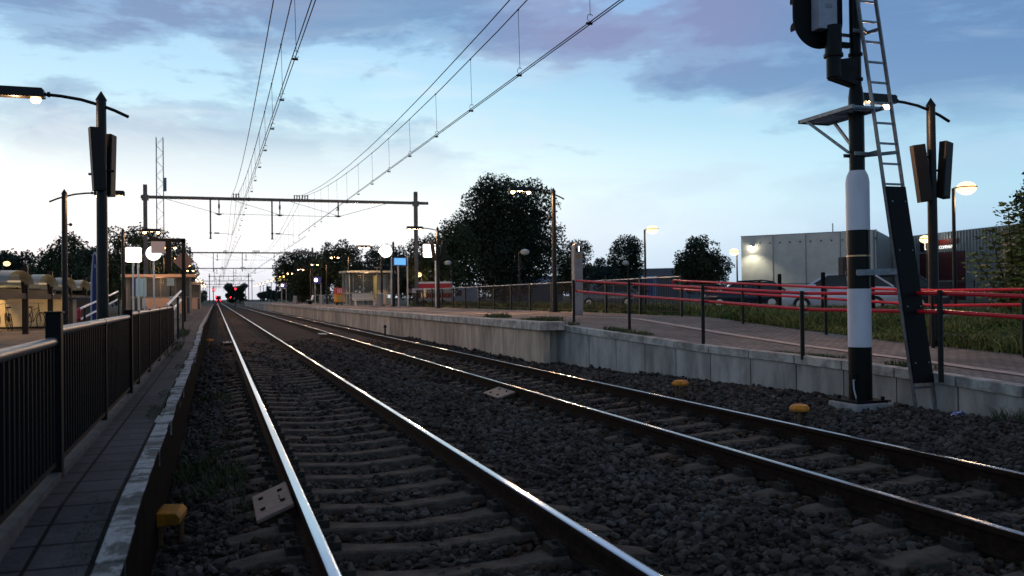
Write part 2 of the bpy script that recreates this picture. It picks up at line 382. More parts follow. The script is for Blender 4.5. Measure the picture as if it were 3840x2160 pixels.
# concrete sleepers: high rail seats, low middle
st = [(-1.26, -.225, .10), (-1.02, -.185, .125), (-.93, -.174, .115), (-.58, -.174, .115), (-.40, -.196, .09), (0, -.214, .08), (.40, -.196, .09), (.58, -.174, .115), (.93, -.174, .115), (1.02, -.185, .125), (1.26, -.225, .10)]
vs = []; fs = []
for x_, zt, hw in st: vs += [(x_, -hw - .03, -.36), (x_, -hw, zt - .012), (x_, -hw + .012, zt), (x_, hw - .012, zt), (x_, hw, zt - .012), (x_, hw + .03, -.36)]
for j in range(len(st) - 1):
    for k in range(5): fs.append((j * 6 + k, j * 6 + k + 1, (j + 1) * 6 + k + 1, (j + 1) * 6 + k))
fs += [tuple(range(6))[::-1], tuple(range((len(st) - 1) * 6, len(st) * 6))]
def mk_sleeper():
    th = MB().add(vs, fs).build('sleeper', sleeperm)
    for sx in (-.7535, .7535):
        for sd in (-1, 1):
            c = MB(); x0 = sx + sd * .072
            c.box(min(x0, x0 + sd * .095), max(x0, x0 + sd * .095), -.085, .085, -.18, -.12)
            c.tube([(x0 + sd * .045, -.05, -.15), (x0 + sd * .05, -.05, -.085), (x0 + sd * .0, -.05, -.118)], .011, 6)
            c.tube([(x0 + sd * .045, .05, -.15), (x0 + sd * .05, .05, -.085), (x0 + sd * .0, .05, -.118)], .011, 6)
            c.tube([(x0 + sd * .05, 0, -.15), (x0 + sd * .05, 0, -.095)], .018, 6)
            c.build('rail_clip', clipm, th)
    return th
slp = mk_sleeper(); reg_kids(slp)
SL = [('concrete sleeper under the near left track, beyond its first twenty', 'sleepers of the near left track'), ('concrete sleeper under the far right track, beyond its first twenty', 'sleepers of the far right track')]
first = True; plain = slp.data; seen = {}; TN = ('near left track', 'far right track')
for ti, (r0, r1, rz) in enumerate(TR):
    for k in range(135):
        y = SLY0 + k * SLD
        if first: o = slp; first = False
        elif k < 34: o = copy_tree(slp)
        else:
            o = bpy.data.objects.new('sleeper', plain); COL.objects.link(o)
        o.location = ((r0 + r1) / 2, y, rz + random.uniform(-.006, .006)); o.rotation_euler = (0, 0, random.uniform(-.006, .006))
        mid = np.array([[(r0 + r1) / 2 + q, y, rz - .2] for q in np.linspace(-1.2, 1.2, 9)])
        if inview(mid, 0).any(): seen[ti] = seen.get(ti, 0) + 1
        n_ = seen.get(ti, 0)
        lb = '%s sleeper from the camera end under the %s' % (ORD[n_ - 1], TN[ti]) if 0 < n_ <= 20 else SL[ti][0]
        tag(o, lb, 'sleeper', SL[ti][1])
mb = MB()
for r0, r1, rz in TR:
    for k in range(135, 420):
        y = SLY0 + k * SLD; m0 = (r0 + r1) / 2; mb.box(m0 - 1.26, m0 + 1.26, y - .12, y + .12, rz - .3, rz - .175)
o = mb.build('distant_sleepers', sleeperm); kind(o, 'stuff'); o['label'] = 'distant sleepers merging together toward the horizon'

# ------------------------------------------------------------------ right platform, ramp path, retaining walls
pl = MB().box(7.32, 12.75, 20.52, 240, -.4, .79).box(7.32, 7.58, 19.5, 20.52, -.4, .79).build('platform', klinker); kind(pl, 'structure')
# nose between platform end and the flared ramp wall is part of the box above; kerb line strip
WP = [(7.45, 19.9), (7.6, 18.9), (8.07, 16.4), (8.35, 14.6), (8.49, 13.7), (8.88, 11.8), (8.98, 10.65), (9.15, 8.7), (9.12, 7.6), (9.0, 5.0), (8.9, 2.0)]
wpy = [p[1] for p in WP][::-1]; wpx = [p[0] for p in WP][::-1]
def wallx(y): return float(np.interp(y, wpy, wpx))
yy = np.concatenate([np.arange(1, 20.6, .5)])
pv = []
for y in yy:
    for f_ in (0, .33, .66, 1):
        x0 = wallx(y) + .2; pv.append((x0 + (12.35 - x0) * f_, y, rampR(y) + .0))
pf = [(j * 4 + i, j * 4 + i + 1, (j + 1) * 4 + i + 1, (j + 1) * 4 + i) for j in range(len(yy) - 1) for i in range(3)]
o = MB().add(pv, pf).build('ramp_path', klinker); kind(o, 'structure')
# pale guide line in the paving
pale = mat('pale_line_bricks', (.46, .35, .31), .85, var=.3, vs=8)
lv = []
for y in list(np.arange(1, 20.6, .5)) + [22, 25, 30, 60, 120, 240]:
    zz = rampR(y) + .012 if y < 20.4 else .80
    x0 = float(np.interp(y, [10, 19, 21, 26, 34], [9.95, 10.05, 10.0, 9.0, 8.6]))
    lv += [(x0, y, zz), (x0 + .24, y, zz)]
lf = [(2 * j, 2 * j + 1, 2 * j + 3, 2 * j + 2) for j in range(len(lv) // 2 - 1)]
o = MB().add(lv, lf).build('guide_line', pale); kind(o, 'structure')

# platform front wall: panels + coping blocks with open joints
wt = thing('platform_wall', 'concrete wall with overhanging coping along the edge of the right platform', 'wall', (7.0, 18.8, 0))
concw = mat('platform_concrete', (.48, .39, .32), .9, var=.4, vs=2.6, bump=.5, bs=40, island=.24, stretch=(1, 1, .3))
mb = MB(); cb = MB(); y = 19.0; k = 0
while y < 240:
    L = .98 if y < 90 else 6.0
    mb.box(.14, .30, y - 18.8, y - 18.8 + L, -.5, .60); y += L + .02
mb.box(.305, .60, .5, .62, -.5, .60)
mb.build('wall_panels', concw, wt)
y = 18.8
while y < 240:
    L = .97 if y < 90 else 6.0
    cb.box(0 + random.uniform(-.006, .006), .42, y - 18.8, y - 18.8 + L, .605, .80 + random.uniform(-.006, .004)); y += L + .018
cb.box(.425, .60, 0, .42, .605, .80)
cb.build('coping', coping, wt, bevel=.012)
MB().box(.18, .28, .35, 220, -.45, .598).build('joint_filling', dark_joint, wt)

wt = thing('ramp_wall', 'low pale concrete retaining wall below the sloping footpath behind the striped mast', 'wall', (8.9, 10, 0))
mb = MB(); cb = MB(); dj = MB()
path = [Vector((x_ - 8.9, y_ - 10, 0)) for x_, y_ in WP]
# arc-length march
seg = []; d0 = 0
for a_, b_ in zip(path, path[1:]): seg.append((d0, a_, b_, (b_ - a_).length)); d0 += (b_ - a_).length
def along(d):
    for s0, a_, b_, l in seg:
        if d <= s0 + l: return a_ + (b_ - a_) * ((d - s0) / l)
    return path[-1]
d = 0.0
while d < d0 - 1.0:
    A = along(d + .008); B = along(d + .985); n_ = (B - A).normalized().cross(Vector((0, 0, 1)))   # toward +x? make it so
    if n_.x < 0: n_ = -n_
    za, zb_ = rampR(A.y + 10), rampR(B.y + 10)
    def wedge(m_, o0, o1, z0, ta, tb):
        vs_ = [A + n_ * o0, B + n_ * o0, B + n_ * o1, A + n_ * o1]
        m_.add([(v.x, v.y, z0[i_ in (1, 2)] if isinstance(z0, tuple) else z0) for i_, v in enumerate(vs_)] + [(v.x, v.y, (tb if i_ in (1, 2) else ta)) for i_, v in enumerate(vs_)],
               [(3, 2, 1, 0), (4, 5, 6, 7), (0, 1, 5, 4), (1, 2, 6, 5), (2, 3, 7, 6), (3, 0, 4, 7)])
    wedge(mb, .045, .2, -.5, za - .135, zb_ - .135)
    wedge(cb, 0, .215, (za - .13, zb_ - .13), za + .008, zb_ + .008)
    wedge(dj, .06, .19, -.45, za - .12, zb_ - .12)
    d += 1.0
mb.build('wall_panels', conc, wt); cb.build('coping', coping, wt, bevel=.01)
dj2 = MB()
for (x0, y0), (x1, y1) in zip(WP, WP[1:]):
    dj2.add([(x0 - 8.9 + .1, y0 - 10, -.45), (x1 - 8.9 + .1, y1 - 10, -.45), (x1 - 8.9 + .1, y1 - 10, rampR(y1) - .02), (x0 - 8.9 + .1, y0 - 10, rampR(y0) - .02)], [(0, 1, 2, 3)])
dj2.build('joint_filling', dark_joint, wt)

# ------------------------------------------------------------------ left platform
cw = bpy.data.materials.new('worn_white_edge'); cw.use_nodes = True; t = cw.node_tree; b = t.nodes['Principled BSDF']; b.inputs['Roughness'].default_value = .85; b.inputs['Specular IOR Level'].default_value = .15
co = t.nodes.new('ShaderNodeTexCoord').outputs['Object']
c = mixc(t, ramp(t, noise(t, co, 3.2, 9, .72, .6), [(.47, g3(0)), (.56, g3(1))]), (.36, .35, .345), (.12, .11, .10))
t.links.new(mixc(t, 1, c, ramp(t, noise(t, co, 22, 5, .7), [(.3, g3(.7)), (.7, g3(1.1))]), 'MULTIPLY'), b.inputs[0])
bp = t.nodes.new('ShaderNodeBump'); bp.inputs['Strength'].default_value = .6; bp.inputs['Distance'].default_value = .01; t.links.new(noise(t, co, 40, 6, .7), bp.inputs['Height']); t.links.new(bp.outputs[0], b.inputs['Normal'])
pv = []; ysl = list(np.arange(-2, 30, 1.0)) + [30, 45, 80, 240]
for y in ysl:
    zz = rampL(y); xl = -3.35
    pv += [(xl, y, -.3), (xl, y, zz), (-.49, y, zz), (-.49, y, -.5)]
pf = [(j * 4 + i, j * 4 + i + 1, (j + 1) * 4 + i + 1, (j + 1) * 4 + i) for j in range(len(ysl) - 1) for i in range(3)]
o = MB().add(pv, pf).build('platform', slab); kind(o, 'structure')
dark_face = mat('dark_wall', (.006, .006, .0055), .95, spec=.02, var=.5, vs=3, bump=.6)  # near-black mottled tone for the edge wall and the block sides
wt = thing('platform_edge', 'worn white painted edge blocks of the left platform', 'platform edge', (-.45, 10, 0))
cb = MB(); mb = MB(); y = -2.0; zs = 0
while y < 240:
    L = .49 if y < 60 else 4.0; dx = random.uniform(-.01, .012); z0 = rampL(y) + .006 + random.uniform(-.004, .004); z1 = rampL(y + L) + .006 + random.uniform(-.003, .003)
    wl_ = -.035 + random.choice((0, 0, 0, -.02, .012))
    cb.add([(wl_, y - 10, z0 - .12), (.078 + dx, y - 10, z0 - .12), (.078 + dx, y - 10 + L, z1 - .12), (wl_, y - 10 + L, z1 - .12), (wl_, y - 10, z0), (.078 + dx, y - 10, z0), (.078 + dx, y - 10 + L, z1), (wl_, y - 10 + L, z1)],
           [(3, 2, 1, 0), (4, 5, 6, 7), (0, 1, 5, 4), (1, 2, 6, 5), (2, 3, 7, 6), (3, 0, 4, 7)])
    y += L + .012
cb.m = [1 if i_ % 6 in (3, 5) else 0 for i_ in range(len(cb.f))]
cb.build('edge_blocks', [cw, mat('dark_wall', (0, 0, 0))], wt, bevel=.006)
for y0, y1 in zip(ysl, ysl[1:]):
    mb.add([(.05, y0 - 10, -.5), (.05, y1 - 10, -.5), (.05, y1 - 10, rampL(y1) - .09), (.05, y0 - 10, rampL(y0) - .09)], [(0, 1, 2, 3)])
mb.build('edge_wall', dark_face, wt)
o = MB().box(-1.02, -.86, 1, 20.8, .2, .405).build('fence_kerb', mat('kerb_concrete', (.075, .07, .072), .9, var=.4, vs=5, bump=.5), None); kind(o, 'structure')
o = MB().add([(-30, -5, .285), (-3.3, -5, .285), (-3.3, 60, .285), (-30, 60, .285)], [(0, 1, 2, 3)]).build('plaza', klinkerL); kind(o, 'structure')

# left fence in panels
FENCE = 'black steel bar fence panels with grey top rail beside the left platform'
fm = mat('fence_black', (.004, .004, .005), .5, spec=.10)
ft = thing('railing_fence', 'black bar fence with worn grey handrail along the left platform edge', 'fence', (-.9, 5, 0))
fy = [1.2, 3.55, 5.75, 8.1, 10.35, 11.45, 13.3, 15.6, 18.0, 20.6]
for i_ in range(len(fy) - 1):
    y0, y1 = fy[i_] - 5, fy[i_ + 1] - 5
    zt = 1.165 if i_ < 2 else (1.225 if i_ < 4 else 1.25)
    pan = MB(); y = y0 + .09
    while y < y1 - .05:
        pan.box(-.016, .016, y - .009, y + .009, .46, zt - .03); y += .105
    pan.bar((0, y0, .46), (0, y1, .46), .035, .03)
    pan.build('fence_panel', fm, ft)
    MB().tube([(0, y0 + .02, zt), (0, y1 - .02, zt)], .027, 10).build('handrail', steelrail, ft, True)
for i_, y in enumerate(fy):
    big = i_ in (2, 4)
    wd = .042 if big else .028
    zt = 1.33 if i_ == 2 else (1.29 if i_ == 4 else 1.27 if i_ > 4 else 1.2)
    p = MB().box(-wd, wd, y - 5 - wd, y - 5 + wd, .30, zt)
    p.box(-wd - .008, wd + .008, y - 5 - wd - .008, y - 5 + wd + .008, zt, zt + .012)
    p.build('post', fm, ft, bevel=.004)

# ------------------------------------------------------------------ generic lamp post
def lamp_post(label, x_, y_, zb, H=4.58, side=-1, group=None, speakers=0, camera=1, arm=True, e=0, full=True, lean=0):
    t_ = thing('lamp_post', label, 'lamp post', (x_, y_, zb), 0, group)
    H0 = H - .16
    p = MB().tube([(0, 0, 0), (0, 0, 1.2), (0, 0, H0)], [.105, .09, .078], 12)
    p.tube([(0, 0, H0), (0, 0, H0 + .02), (0, 0, H)], [.088, .088, .004], 12)
    p.box(-.17, .17, -.17, .17, .0, .025)
    for a_, b_ in ((-.13, -.13), (.13, -.13), (.13, .13), (-.13, .13)): p.tube([(a_, b_, .025), (a_, b_, .07)], .02, 6)
    po = p.build('pole', black, t_, True)
    if lean: t_.rotation_euler = (0, lean, 0)
    if arm:
        zz = H - .27
        MB().tube([(-side * .42, 0, zz - .14), (-side * .2, 0, zz - .04), (0, 0, zz + .03), (side * .3, 0, zz + .11), (side * .6, 0, zz + .15), (side * .86, 0, zz + .165)], .027, 8).build('arm', black, t_, True)
        h_ = MB(); x0, x1 = sorted((side * .84, side * 1.72)); h_.prism([(x0, zz + .10), (x1, zz + .10), (x1, zz + .22), (x1 - .03, zz + .25), (x0 + .03, zz + .25), (x0, zz + .22)], 'y', -.10, .10)
        h_.tube([(side * .76, 0, zz + .165), (side * .8, 0, zz + .165)], .045, 8)
        hd = h_.build('lamp_head', black, t_)
        for q in (.97, 1.58): MB().ball((side * q, 0, zz + .065), .08, 10, 0, .75).build('bulb', warmE, hd)
        if e:
            lp = point(hd, (side * 1.28, 0, zz - .02), e, (1, .56, .28), .10)
    if camera:
        c = MB().tube([(0, 0, H * .76), (side * .15, 0, H * .76)], .018, 6); c.ball((side * .17, 0, H * .76), .055, 8)
        c.build('sensor', black, t_, True)
    if speakers:
        for sd in (-1, 1):
            sw = .115 if speakers == 1 else .095; b_ = MB().box(-sw, sw, -.07, .07, -.52, .52); b_.box(-sw + .015, sw - .015, -.078, -.071, -.5, .5)
            so_ = b_.build('speaker_column', mat('speaker_housing', (.012, .008, .006), .5, spec=.2), t_, bevel=.006)
            if speakers == 1: so_.location = (sd * .27, -.03, H * .70 + sd * .04); so_.rotation_euler = (0, sd * .13, sd * .25)
            else: so_.location = ((-.05, .10)[sd > 0], (-.13, .16)[sd > 0], H * .745 - (0, .06)[sd > 0]); so_.rotation_euler = (0, (-.055, .06)[sd > 0], (.35, 1.2)[sd > 0])
            MB().tube([(0, 0, H * .70 + sd * .03), (sd * .2, 0, H * .70 + sd * .03)], .022, 6).build('speaker_bracket', black, t_)
    return t_
GR = 'lamp posts along the right platform'; GL = 'lamp posts along the left platform'
lamp_post('black lamp post with two tilted speaker boxes, beside the striped signal mast', 12.4, 12.75, rampR(12.75), 4.52, -1, GR, 1, e=190)
lamp_post('black lamp post in front of the right part of the big round tree', 11.82, 30.2, .8, 4.58, -1, GR, e=900)
lamp_post('black lamp post with box speakers standing beside the bright white square sign', 11.6, 47.2, .8, 4.5, -1, GR, 1, e=800)
lamp_post('black lamp post next to the round lit clock on the right platform', 11.5, 64, .8, 4.45, -1, GR, e=800)
lamp_post('tall black pole without a lamp arm, right of the round lit clock', 11.6, 60, .8, 4.5, -1, GR, arm=False)
for k in range(11):
    lamp_post('distant right platform lamp post, the %s beyond the grey shelter' % ORD[k], 11.55, 81 + 17 * k, .8, 4.5, -1, GR, camera=0, e=700 if k < 6 else 0)
lamp_post('big black lamp post behind the fence with dark speaker boxes, leftmost large one', -1.78, 16, .37, 4.52, -1, GL, 2, camera=0, e=80)
lamp_post('black lamp post with its arm to the right, behind the big lamp post at left', -4.42, 30.2, .29, 4.6, 1, GL, e=420)
lamp_post('black lamp post beside the left shelter, just left of the steel gantry leg', -4.25, 46.5, .29, 4.65, 1, GL, camera=0, e=420)
for k in range(12):
    lamp_post('distant lamp post on the left platform, %s beyond the left shelter' % ORD[k], -4.1, 62 + 16 * k, .55, 4.5, 1, GL, camera=0, e=600 if k < 5 else 0)

# ------------------------------------------------------------------ overhead line gantries
def gantry(label, y_, xl, xr, zb, posts, low=False, sign=False):
    t_ = thing('gantry', label, 'gantry', (0, y_, 0), 0, 'overhead line gantries')
    for x_ in (xl, xr):
        p = MB(); 
        p.box(x_ - .11, x_ + .11, -.14, -.125, -.3, zb + .75); p.box(x_ - .11, x_ + .11, .125, .14, -.3, zb + .75); p.box(x_ - .012, x_ + .012, -.13, .13, -.3, zb + .75)
        p.box(x_ - .19, x_ + .19, -.2, .2, zb - .2, zb + .12)
        p.build('mast', mastm, t_)
    MB().box(xl - .25, xr + .85, -.10, .10, zb - .09, zb + .09).build('beam', mastm, t_)
    for x_ in posts[0]:
        p = MB().tube([(x_, 0, zb - .08), (x_, 0, zb - 2.5)], .05, 8); p.tube([(x_, 0, zb - 2.1), (x_, 0, zb - 2.18)], .075, 8); p.tube([(x_, 0, zb - 2.44), (x_, 0, zb - 2.52)], .07, 8)
        p.build('drop_tube', mastm, t_)
        r_ = MB().tube([(x_ + .05, 0, zb - 2.15), (x_ + .25, 0, zb - 2.15)], .012, 5); r_.tube([(x_ + .22, 0, zb - 2.15), (x_ + .52, 0, zb - 2.15)], .045, 7); r_.tube([(x_ + .5, 0, zb - 2.15), (x_ + 1.3, 0, zb - 2.22), (x_ + 1.3, 0, zb - 2.3)], .013, 5)
        r_.build('registration_arm', blackm, t_)
    for x_ in posts[1]:
        p = MB().tube([(x_, 0, zb - .08), (x_, 0, zb - .95)], .035, 6); p.tube([(x_, 0, zb - .35), (x_, 0, zb - .6)], .06, 8)
        p.prism([(x_ - .28, zb - .93), (x_ + .28, zb - .93), (x_ + .06, zb - 1.04), (x_ - .06, zb - 1.04)], 'y', -.03, .03)
        p.build('hanger', blackm, t_)
    c = MB(); a_, b_ = posts[1][0], posts[1][-1]
    c.tube([(xl + 1.2, 0, zb - .1), (a_, 0, zb - .95), (b_, 0, zb - 1.0), (xr - 2.0, 0, zb - .1)], .014, 5)
    c.tube([(posts[1][0] + .9, 0, zb - .1), (posts[1][1], 0, zb - .95)], .012, 5); c.tube([(posts[1][1] + .7, 0, zb - .1), (posts[1][2], 0, zb - .95)], .012, 5)
    c.build('span_wire', blackm, t_)
    for x_ in posts[2]:
        i_ = MB()
        for q in (-.16, 0, .16): i_.tube([(x_ + q, 0, zb + .09), (x_ + q, 0, zb + .34)], .035, 6); 
        i_.bar((x_ - .2, 0, zb + .3), (x_ + .2, 0, zb + .3), .03, .03); i_.build('insulator', blackm, t_)
    return t_
PG = ([-.28, 3.42], [.23, 3.9, 7.58], [1.25, 4.97, 5.47])
GZ = 7.7
GN = ['steel overhead line gantry spanning the tracks, the nearest and largest', 'second gantry over the tracks, its right leg in front of the dark trees', 'third gantry over the tracks counted from the camera', 'fourth gantry over the tracks, the narrow one', 'fifth gantry over the tracks counted from the camera', 'sixth gantry over the tracks counted from the camera', 'seventh gantry, the farthest and smallest over the tracks']
GY = [57.7, 124, 186, 248, 310, 378, 450]
for k, y_ in enumerate(GY):
    if k == 3: gantry(GN[k], y_, -1.6, 8.4, GZ, ([.9, 4.6], [0, 3.3, 6.5], [1.2, 5.0]))
    else:
        gg = gantry(GN[k], y_, -4.02 if k != 1 else -3.2, 12.7 if k < 3 else 11.6, GZ, PG)
        if k == 0:
            s_ = MB().box(12.35, 13.0, -.24, -.215, 1.70, 2.0).build('number_plate', mat('number_plate_grey', (.34, .32, .35), .6), gg)
            text('18.3', .22, blackm, s_, (12.68, -.247, 1.85), (PI / 2, 0, 0), 'number')
            MB().box(11.98, 12.33, -.24, -.215, 1.72, 1.98).build('blank_plate', mastm, gg)

# overhead lines, one thing per track
def overhead(label, xc, xm, xf):
    t_ = thing('overhead_line', label, 'overhead wires', (xc, 16, 5.4), 0, 'overhead wires of the two tracks')
    G = [-6.5] + GY
    def pt(x_, y_, z_): return (x_ - xc, y_ - 16, z_ - 5.4)
    for (nm, dxs, off) in (('contact_wire', (-.025, .025), 0),):
        for dx in dxs:
            m_ = MB()
            for i_ in range(len(G) - 1):
                s0 = .28 if i_ % 2 else -.28; s1 = -s0
                P_ = [pt(xc + dx + s0 * .8 * (1 - q / 6) + s1 * .8 * q / 6 if i_ else xc + dx + .1 - .4 * q / 6, G[i_] + (G[i_ + 1] - G[i_]) * q / 6, 5.43) for q in range(7)]
                m_.tube(P_, .0085, 5)
            m_.build('contact_wire', blackm, t_)
    sag = lambda q, top: top - 1.45 * 4 * q * (1 - q)
    for nm, xw, rr in (('messenger_wire', xm, .011), ('feeder_wire', xf, .011)):
        m_ = MB()
        for i_ in range(len(G) - 1):
            m_.tube([pt(xw, G[i_] + (G[i_ + 1] - G[i_]) * q / 14, sag(q / 14, 7.95)) for q in range(15)], rr, 5)
        m_.build(nm, blackm, t_)
    n_ = 0
    for i_ in range(0, 3):
        sp = 3.2 if i_ == 0 else 4.5; y_ = G[i_] + 2.5
        while y_ < G[i_ + 1] - 1:
            q = (y_ - G[i_]) / (G[i_ + 1] - G[i_]); zt = sag(q, 7.95)
            if y_ > 8 and n_ < 48:
                dr = MB().tube([pt(xm, y_, zt), pt(xc + .02, y_, 5.56)], .0045, 4)
                dr.tube([pt(xc + .02 + .05 * math.cos(a), y_, 5.53 + .06 * math.sin(a)) for a in np.linspace(.6, 5.6, 8)], .005, 4)
                dr.ball(pt(xm, y_, zt), .022, 6); dr.box(xc - xc - .045, .05, y_ - 16 - .02, y_ - 16 + .02, .03, .06)
                dr.build('dropper', blackm, t_); n_ += 1
            y_ += sp
    return t_
overhead('black overhead wires hanging above the near left track', 1.3, 1.3, 1.0)
overhead('black overhead wires hanging above the far right track', 5.3, 5.3, 5.0)

# ------------------------------------------------------------------ striped signal mast
mx, my = 8.3, 9.85
mast_ = t_ = thing('signal_mast', 'black and white striped railway signal mast seen from behind', 'signal mast', (mx, my, -.2))
Z = lambda v: v + .2
stripeW = mat('mast_white', (.62, .59, .66), .45, var=.3, vs=1.6, stretch=(1, 1, .35), col2=(.50, .47, .50))
stripeB = mat('mast_black', (.004, .004, .004), .35, spec=.14)
MB().tube([(0, 0, Z(-.1)), (0, 0, Z(.655))], .152, 24).build('lower_black_band', stripeB, t_, True)
MB().tube([(0, 0, Z(.655)), (0, 0, Z(1.445))], .154, 24).build('lower_white_band', stripeW, t_, True)
m_ = MB().tube([(0, 0, Z(1.445)), (0, 0, Z(2.24))], .152, 24); m_.build('upper_black_band', stripeB, t_, True)
MB().tube([(0, 0, Z(1.88)), (0, 0, Z(1.90))], .158, 24).build('hose_clamp', mat('brass_band', (.4, .25, .15), .3, .9), t_, True)
MB().tube([(0, 0, Z(2.24)), (0, 0, Z(2.90)), (0, 0, Z(2.98)), (0, 0, Z(3.05))], [.155, .155, .14, .108], 24).build('upper_white_band', stripeW, t_, True)
MB().tube([(0, 0, Z(3.05)), (0, 0, Z(4.05)), (0, 0, Z(4.18)), (0, 0, Z(4.22)), (0, 0, Z(6.4))], [.102, .102, .085, .075, .075], 20).build('pole', stripeB, t_, True)
for zz in (4.28, 4.62): MB().tube([(0, 0, Z(zz)), (0, 0, Z(zz + .035))], .095, 16).build('pole_collar', blackm, t_, True)
MB().box(-.24, -.10, -.03, .03, Z(4.72), Z(4.79)).build('cable_lug', blackm, t_)
b_ = MB(); b_.prism([(-.31, -.29), (.31, -.29), (.31, .29), (-.31, .29)], 'z', -.0, .11); b_.build('foundation_block', mat('foundation', (.30, .28, .28), .9, var=.35, vs=8, bump=.5), t_, bevel=.02)
b_ = MB().box(-.25, .25, -.24, .24, .11, .145)
for a in (-.20, .20):
    for c in (-.19, .19): b_.tube([(a, c, .145), (a, c, .19)], .028, 6)
b_.build('base_plate', blackm, t_, bevel=.004)
b_ = MB().tube([(-.15, -.08, .42), (-.20, -.1, .42), (-.21, -.12, .30), (-.19, -.16, .12), (-.17, -.2, .02), (-.1, -.3, -.02)], .011, 6); b_.build('earth_cable', mat('cable_grey', (.35, .36, .42), .5), t_, True)
MB().box(-.22, -.15, -.1, -.04, .42, .5).build('cable_clamp', blackm, t_)
# bracket + head (its lamps face away, along +y)
hx = -.47
b_ = MB(); b_.prism([(-.42 + .02, Z(4.28)), (.0, Z(4.19)), (.0, Z(4.60)), (-.26, Z(4.55)), (-.38, Z(4.55))], 'y', -.07, .09); b_.build('head_bracket', stripeB, t_, bevel=.01)
b_ = MB().tube([(-.36, 0, Z(4.30)), (-.36, 0, Z(4.58))], .095, 16); b_.tube([(-.36, 0, Z(4.58)), (-.36, 0, Z(4.62))], .13, 12); b_.tube([(-.36, 0, Z(4.62)), (-.36, 0, Z(5.0))], .112, 16)
b_.build('head_post', stripeB, t_, True)
n = 24; prf = [(-.40 + hx + .02, Z(6.3))]
r_ = .40; cz = Z(5.13)
prf = [(hx + r_ * math.cos(a), cz + r_ * math.sin(a)) for a in np.linspace(PI, 2 * PI, n)] + [(hx + r_, Z(6.15)), (hx - r_, Z(6.15))]
sh = MB(); sh.prism(prf, 'y', .16, .185); sh.build('signal_backboard', blackm, t_)
b_ = MB().box(hx - .12, hx + .17, -.02, .16, Z(4.95), Z(6.0)); bx_ = b_.build('signal_cabinet', mat('cabinet_grey', (.33, .33, .40), .6, var=.15, vs=6), t_, bevel=.012)
MB().box(hx - .02, hx + .08, -.026, -.0215, Z(5.24), Z(5.29)).build('type_plate', mat('plate_grey', (.22, .22, .26), .5), bx_)
for zz in (5.12, 5.5, 5.9):
    h_ = MB(); P_ = [(hx + .12 * math.cos(a), zz + .2 + .12 * math.sin(a)) for a in np.linspace(-.4, PI + .4, 12)]
    Q_ = [(hx + .108 * math.cos(a), zz + .2 + .108 * math.sin(a)) for a in np.linspace(PI + .4, -.4, 12)]
    h_.prism(P_ + Q_, 'y', .185, .62); h_.build('lamp_hood', blackm, t_)
# work platform, struts
b_ = MB(); b_.box(-.36, -.32, -.35, .78, Z(3.82), Z(3.87)); b_.box(.12, .16, -.35, .78, Z(3.82), Z(3.87)); b_.box(-.36, .16, .75, .78, Z(3.82), Z(3.87))
for k in range(12): b_.box(-.33, .13, -.33 + k * .095, -.30 + k * .095, Z(3.835), Z(3.865))
b_.build('work_platform', galv, t_)
b_ = MB(); b_.bar((-.34, .62, Z(3.83)), (-.12, .02, Z(3.3)), .035, .035); b_.bar((.14, .62, Z(3.83)), (.05, .05, Z(3.3)), .035, .035); b_.build('platform_strut', galv, t_)
lad = [((8.137, 9.6, 5.30), (8.816, 9.4, -.2)), ((8.437, 9.6, 5.30), (9.14, 9.4, -.2))]
def lp(k, z_):
    a_, b__ = Vector(lad[k][0]), Vector(lad[k][1]); f_ = (5.3 - z_) / 5.5; p = a_ + (b__ - a_) * f_; return p - Vector((mx, my, -.2))
for zz in (4.93, 3.27, 1.66):
    b_ = MB(); h2 = .024 if zz > 2 else .03
    for sy, k in ((-.11, 0), (.11, 1)):
        q = lp(k, zz); b_.bar((-.13, sy, Z(zz)), (.1, sy, Z(zz)), .012, h2 * 2); b_.bar((.1, sy, Z(zz)), (q.x, q.y, q.z), .012, h2 * 2)
    if zz < 2: q = lp(0, zz); b_.bar((-.17, -.17, Z(zz)), (q.x, q.y - .02, q.z + .01), .012, .08)
    b_.build('ladder_bracket', galv, t_)
l_ = thing('ladder', 'grey steel ladder with black guard board leaning against the striped mast', 'ladder', (mx, my, -.2))
for k in (0, 1):
    MB().bar(lp(k, 6.2), lp(k, -.2), .022, .05).build('ladder_rail', galv, l_)
zz = 6.1; k = 0
while zz > .0:
    if not (.35 < zz < 2.7): MB().bar(lp(0, zz), lp(1, zz), .02, .028).build('rung', galv, l_)
    zz -= .272
g0, g1, g2, g3_ = lp(0, 2.8), lp(1, 2.8), lp(1, .18), lp(0, .18)
off = Vector((0, -.05, 0)); b_ = MB(); q = [g0 + off, g1 + off, g2 + off, g3_ + off]; q2 = [v + Vector((0, .025, 0)) for v in q]
b_.add(q + q2, [(0, 1, 2, 3), (7, 6, 5, 4), (0, 4, 5, 1), (1, 5, 6, 2), (2, 6, 7, 3), (3, 7, 4, 0)]); b_.build('guard_board', blackm, l_)

bx_ = thing('equipment_box', 'dark grey box on a thin post just left of the striped mast, beyond the footpath', 'box', (11.75, 14.3, rampR(14.3)))
MB().box(-.13, .15, -.08, .08, 1.25, 1.62).build('box', mat('box_grey', (.02, .022, .028), .6, spec=.2), bx_, bevel=.015)
b_ = MB().tube([(.10, 0, 0), (.10, 0, 1.26)], .014, 6); b_.tube([(.10, 0, .98), (.2, 0, .98)], .012, 6); b_.build('post', blackm, bx_)

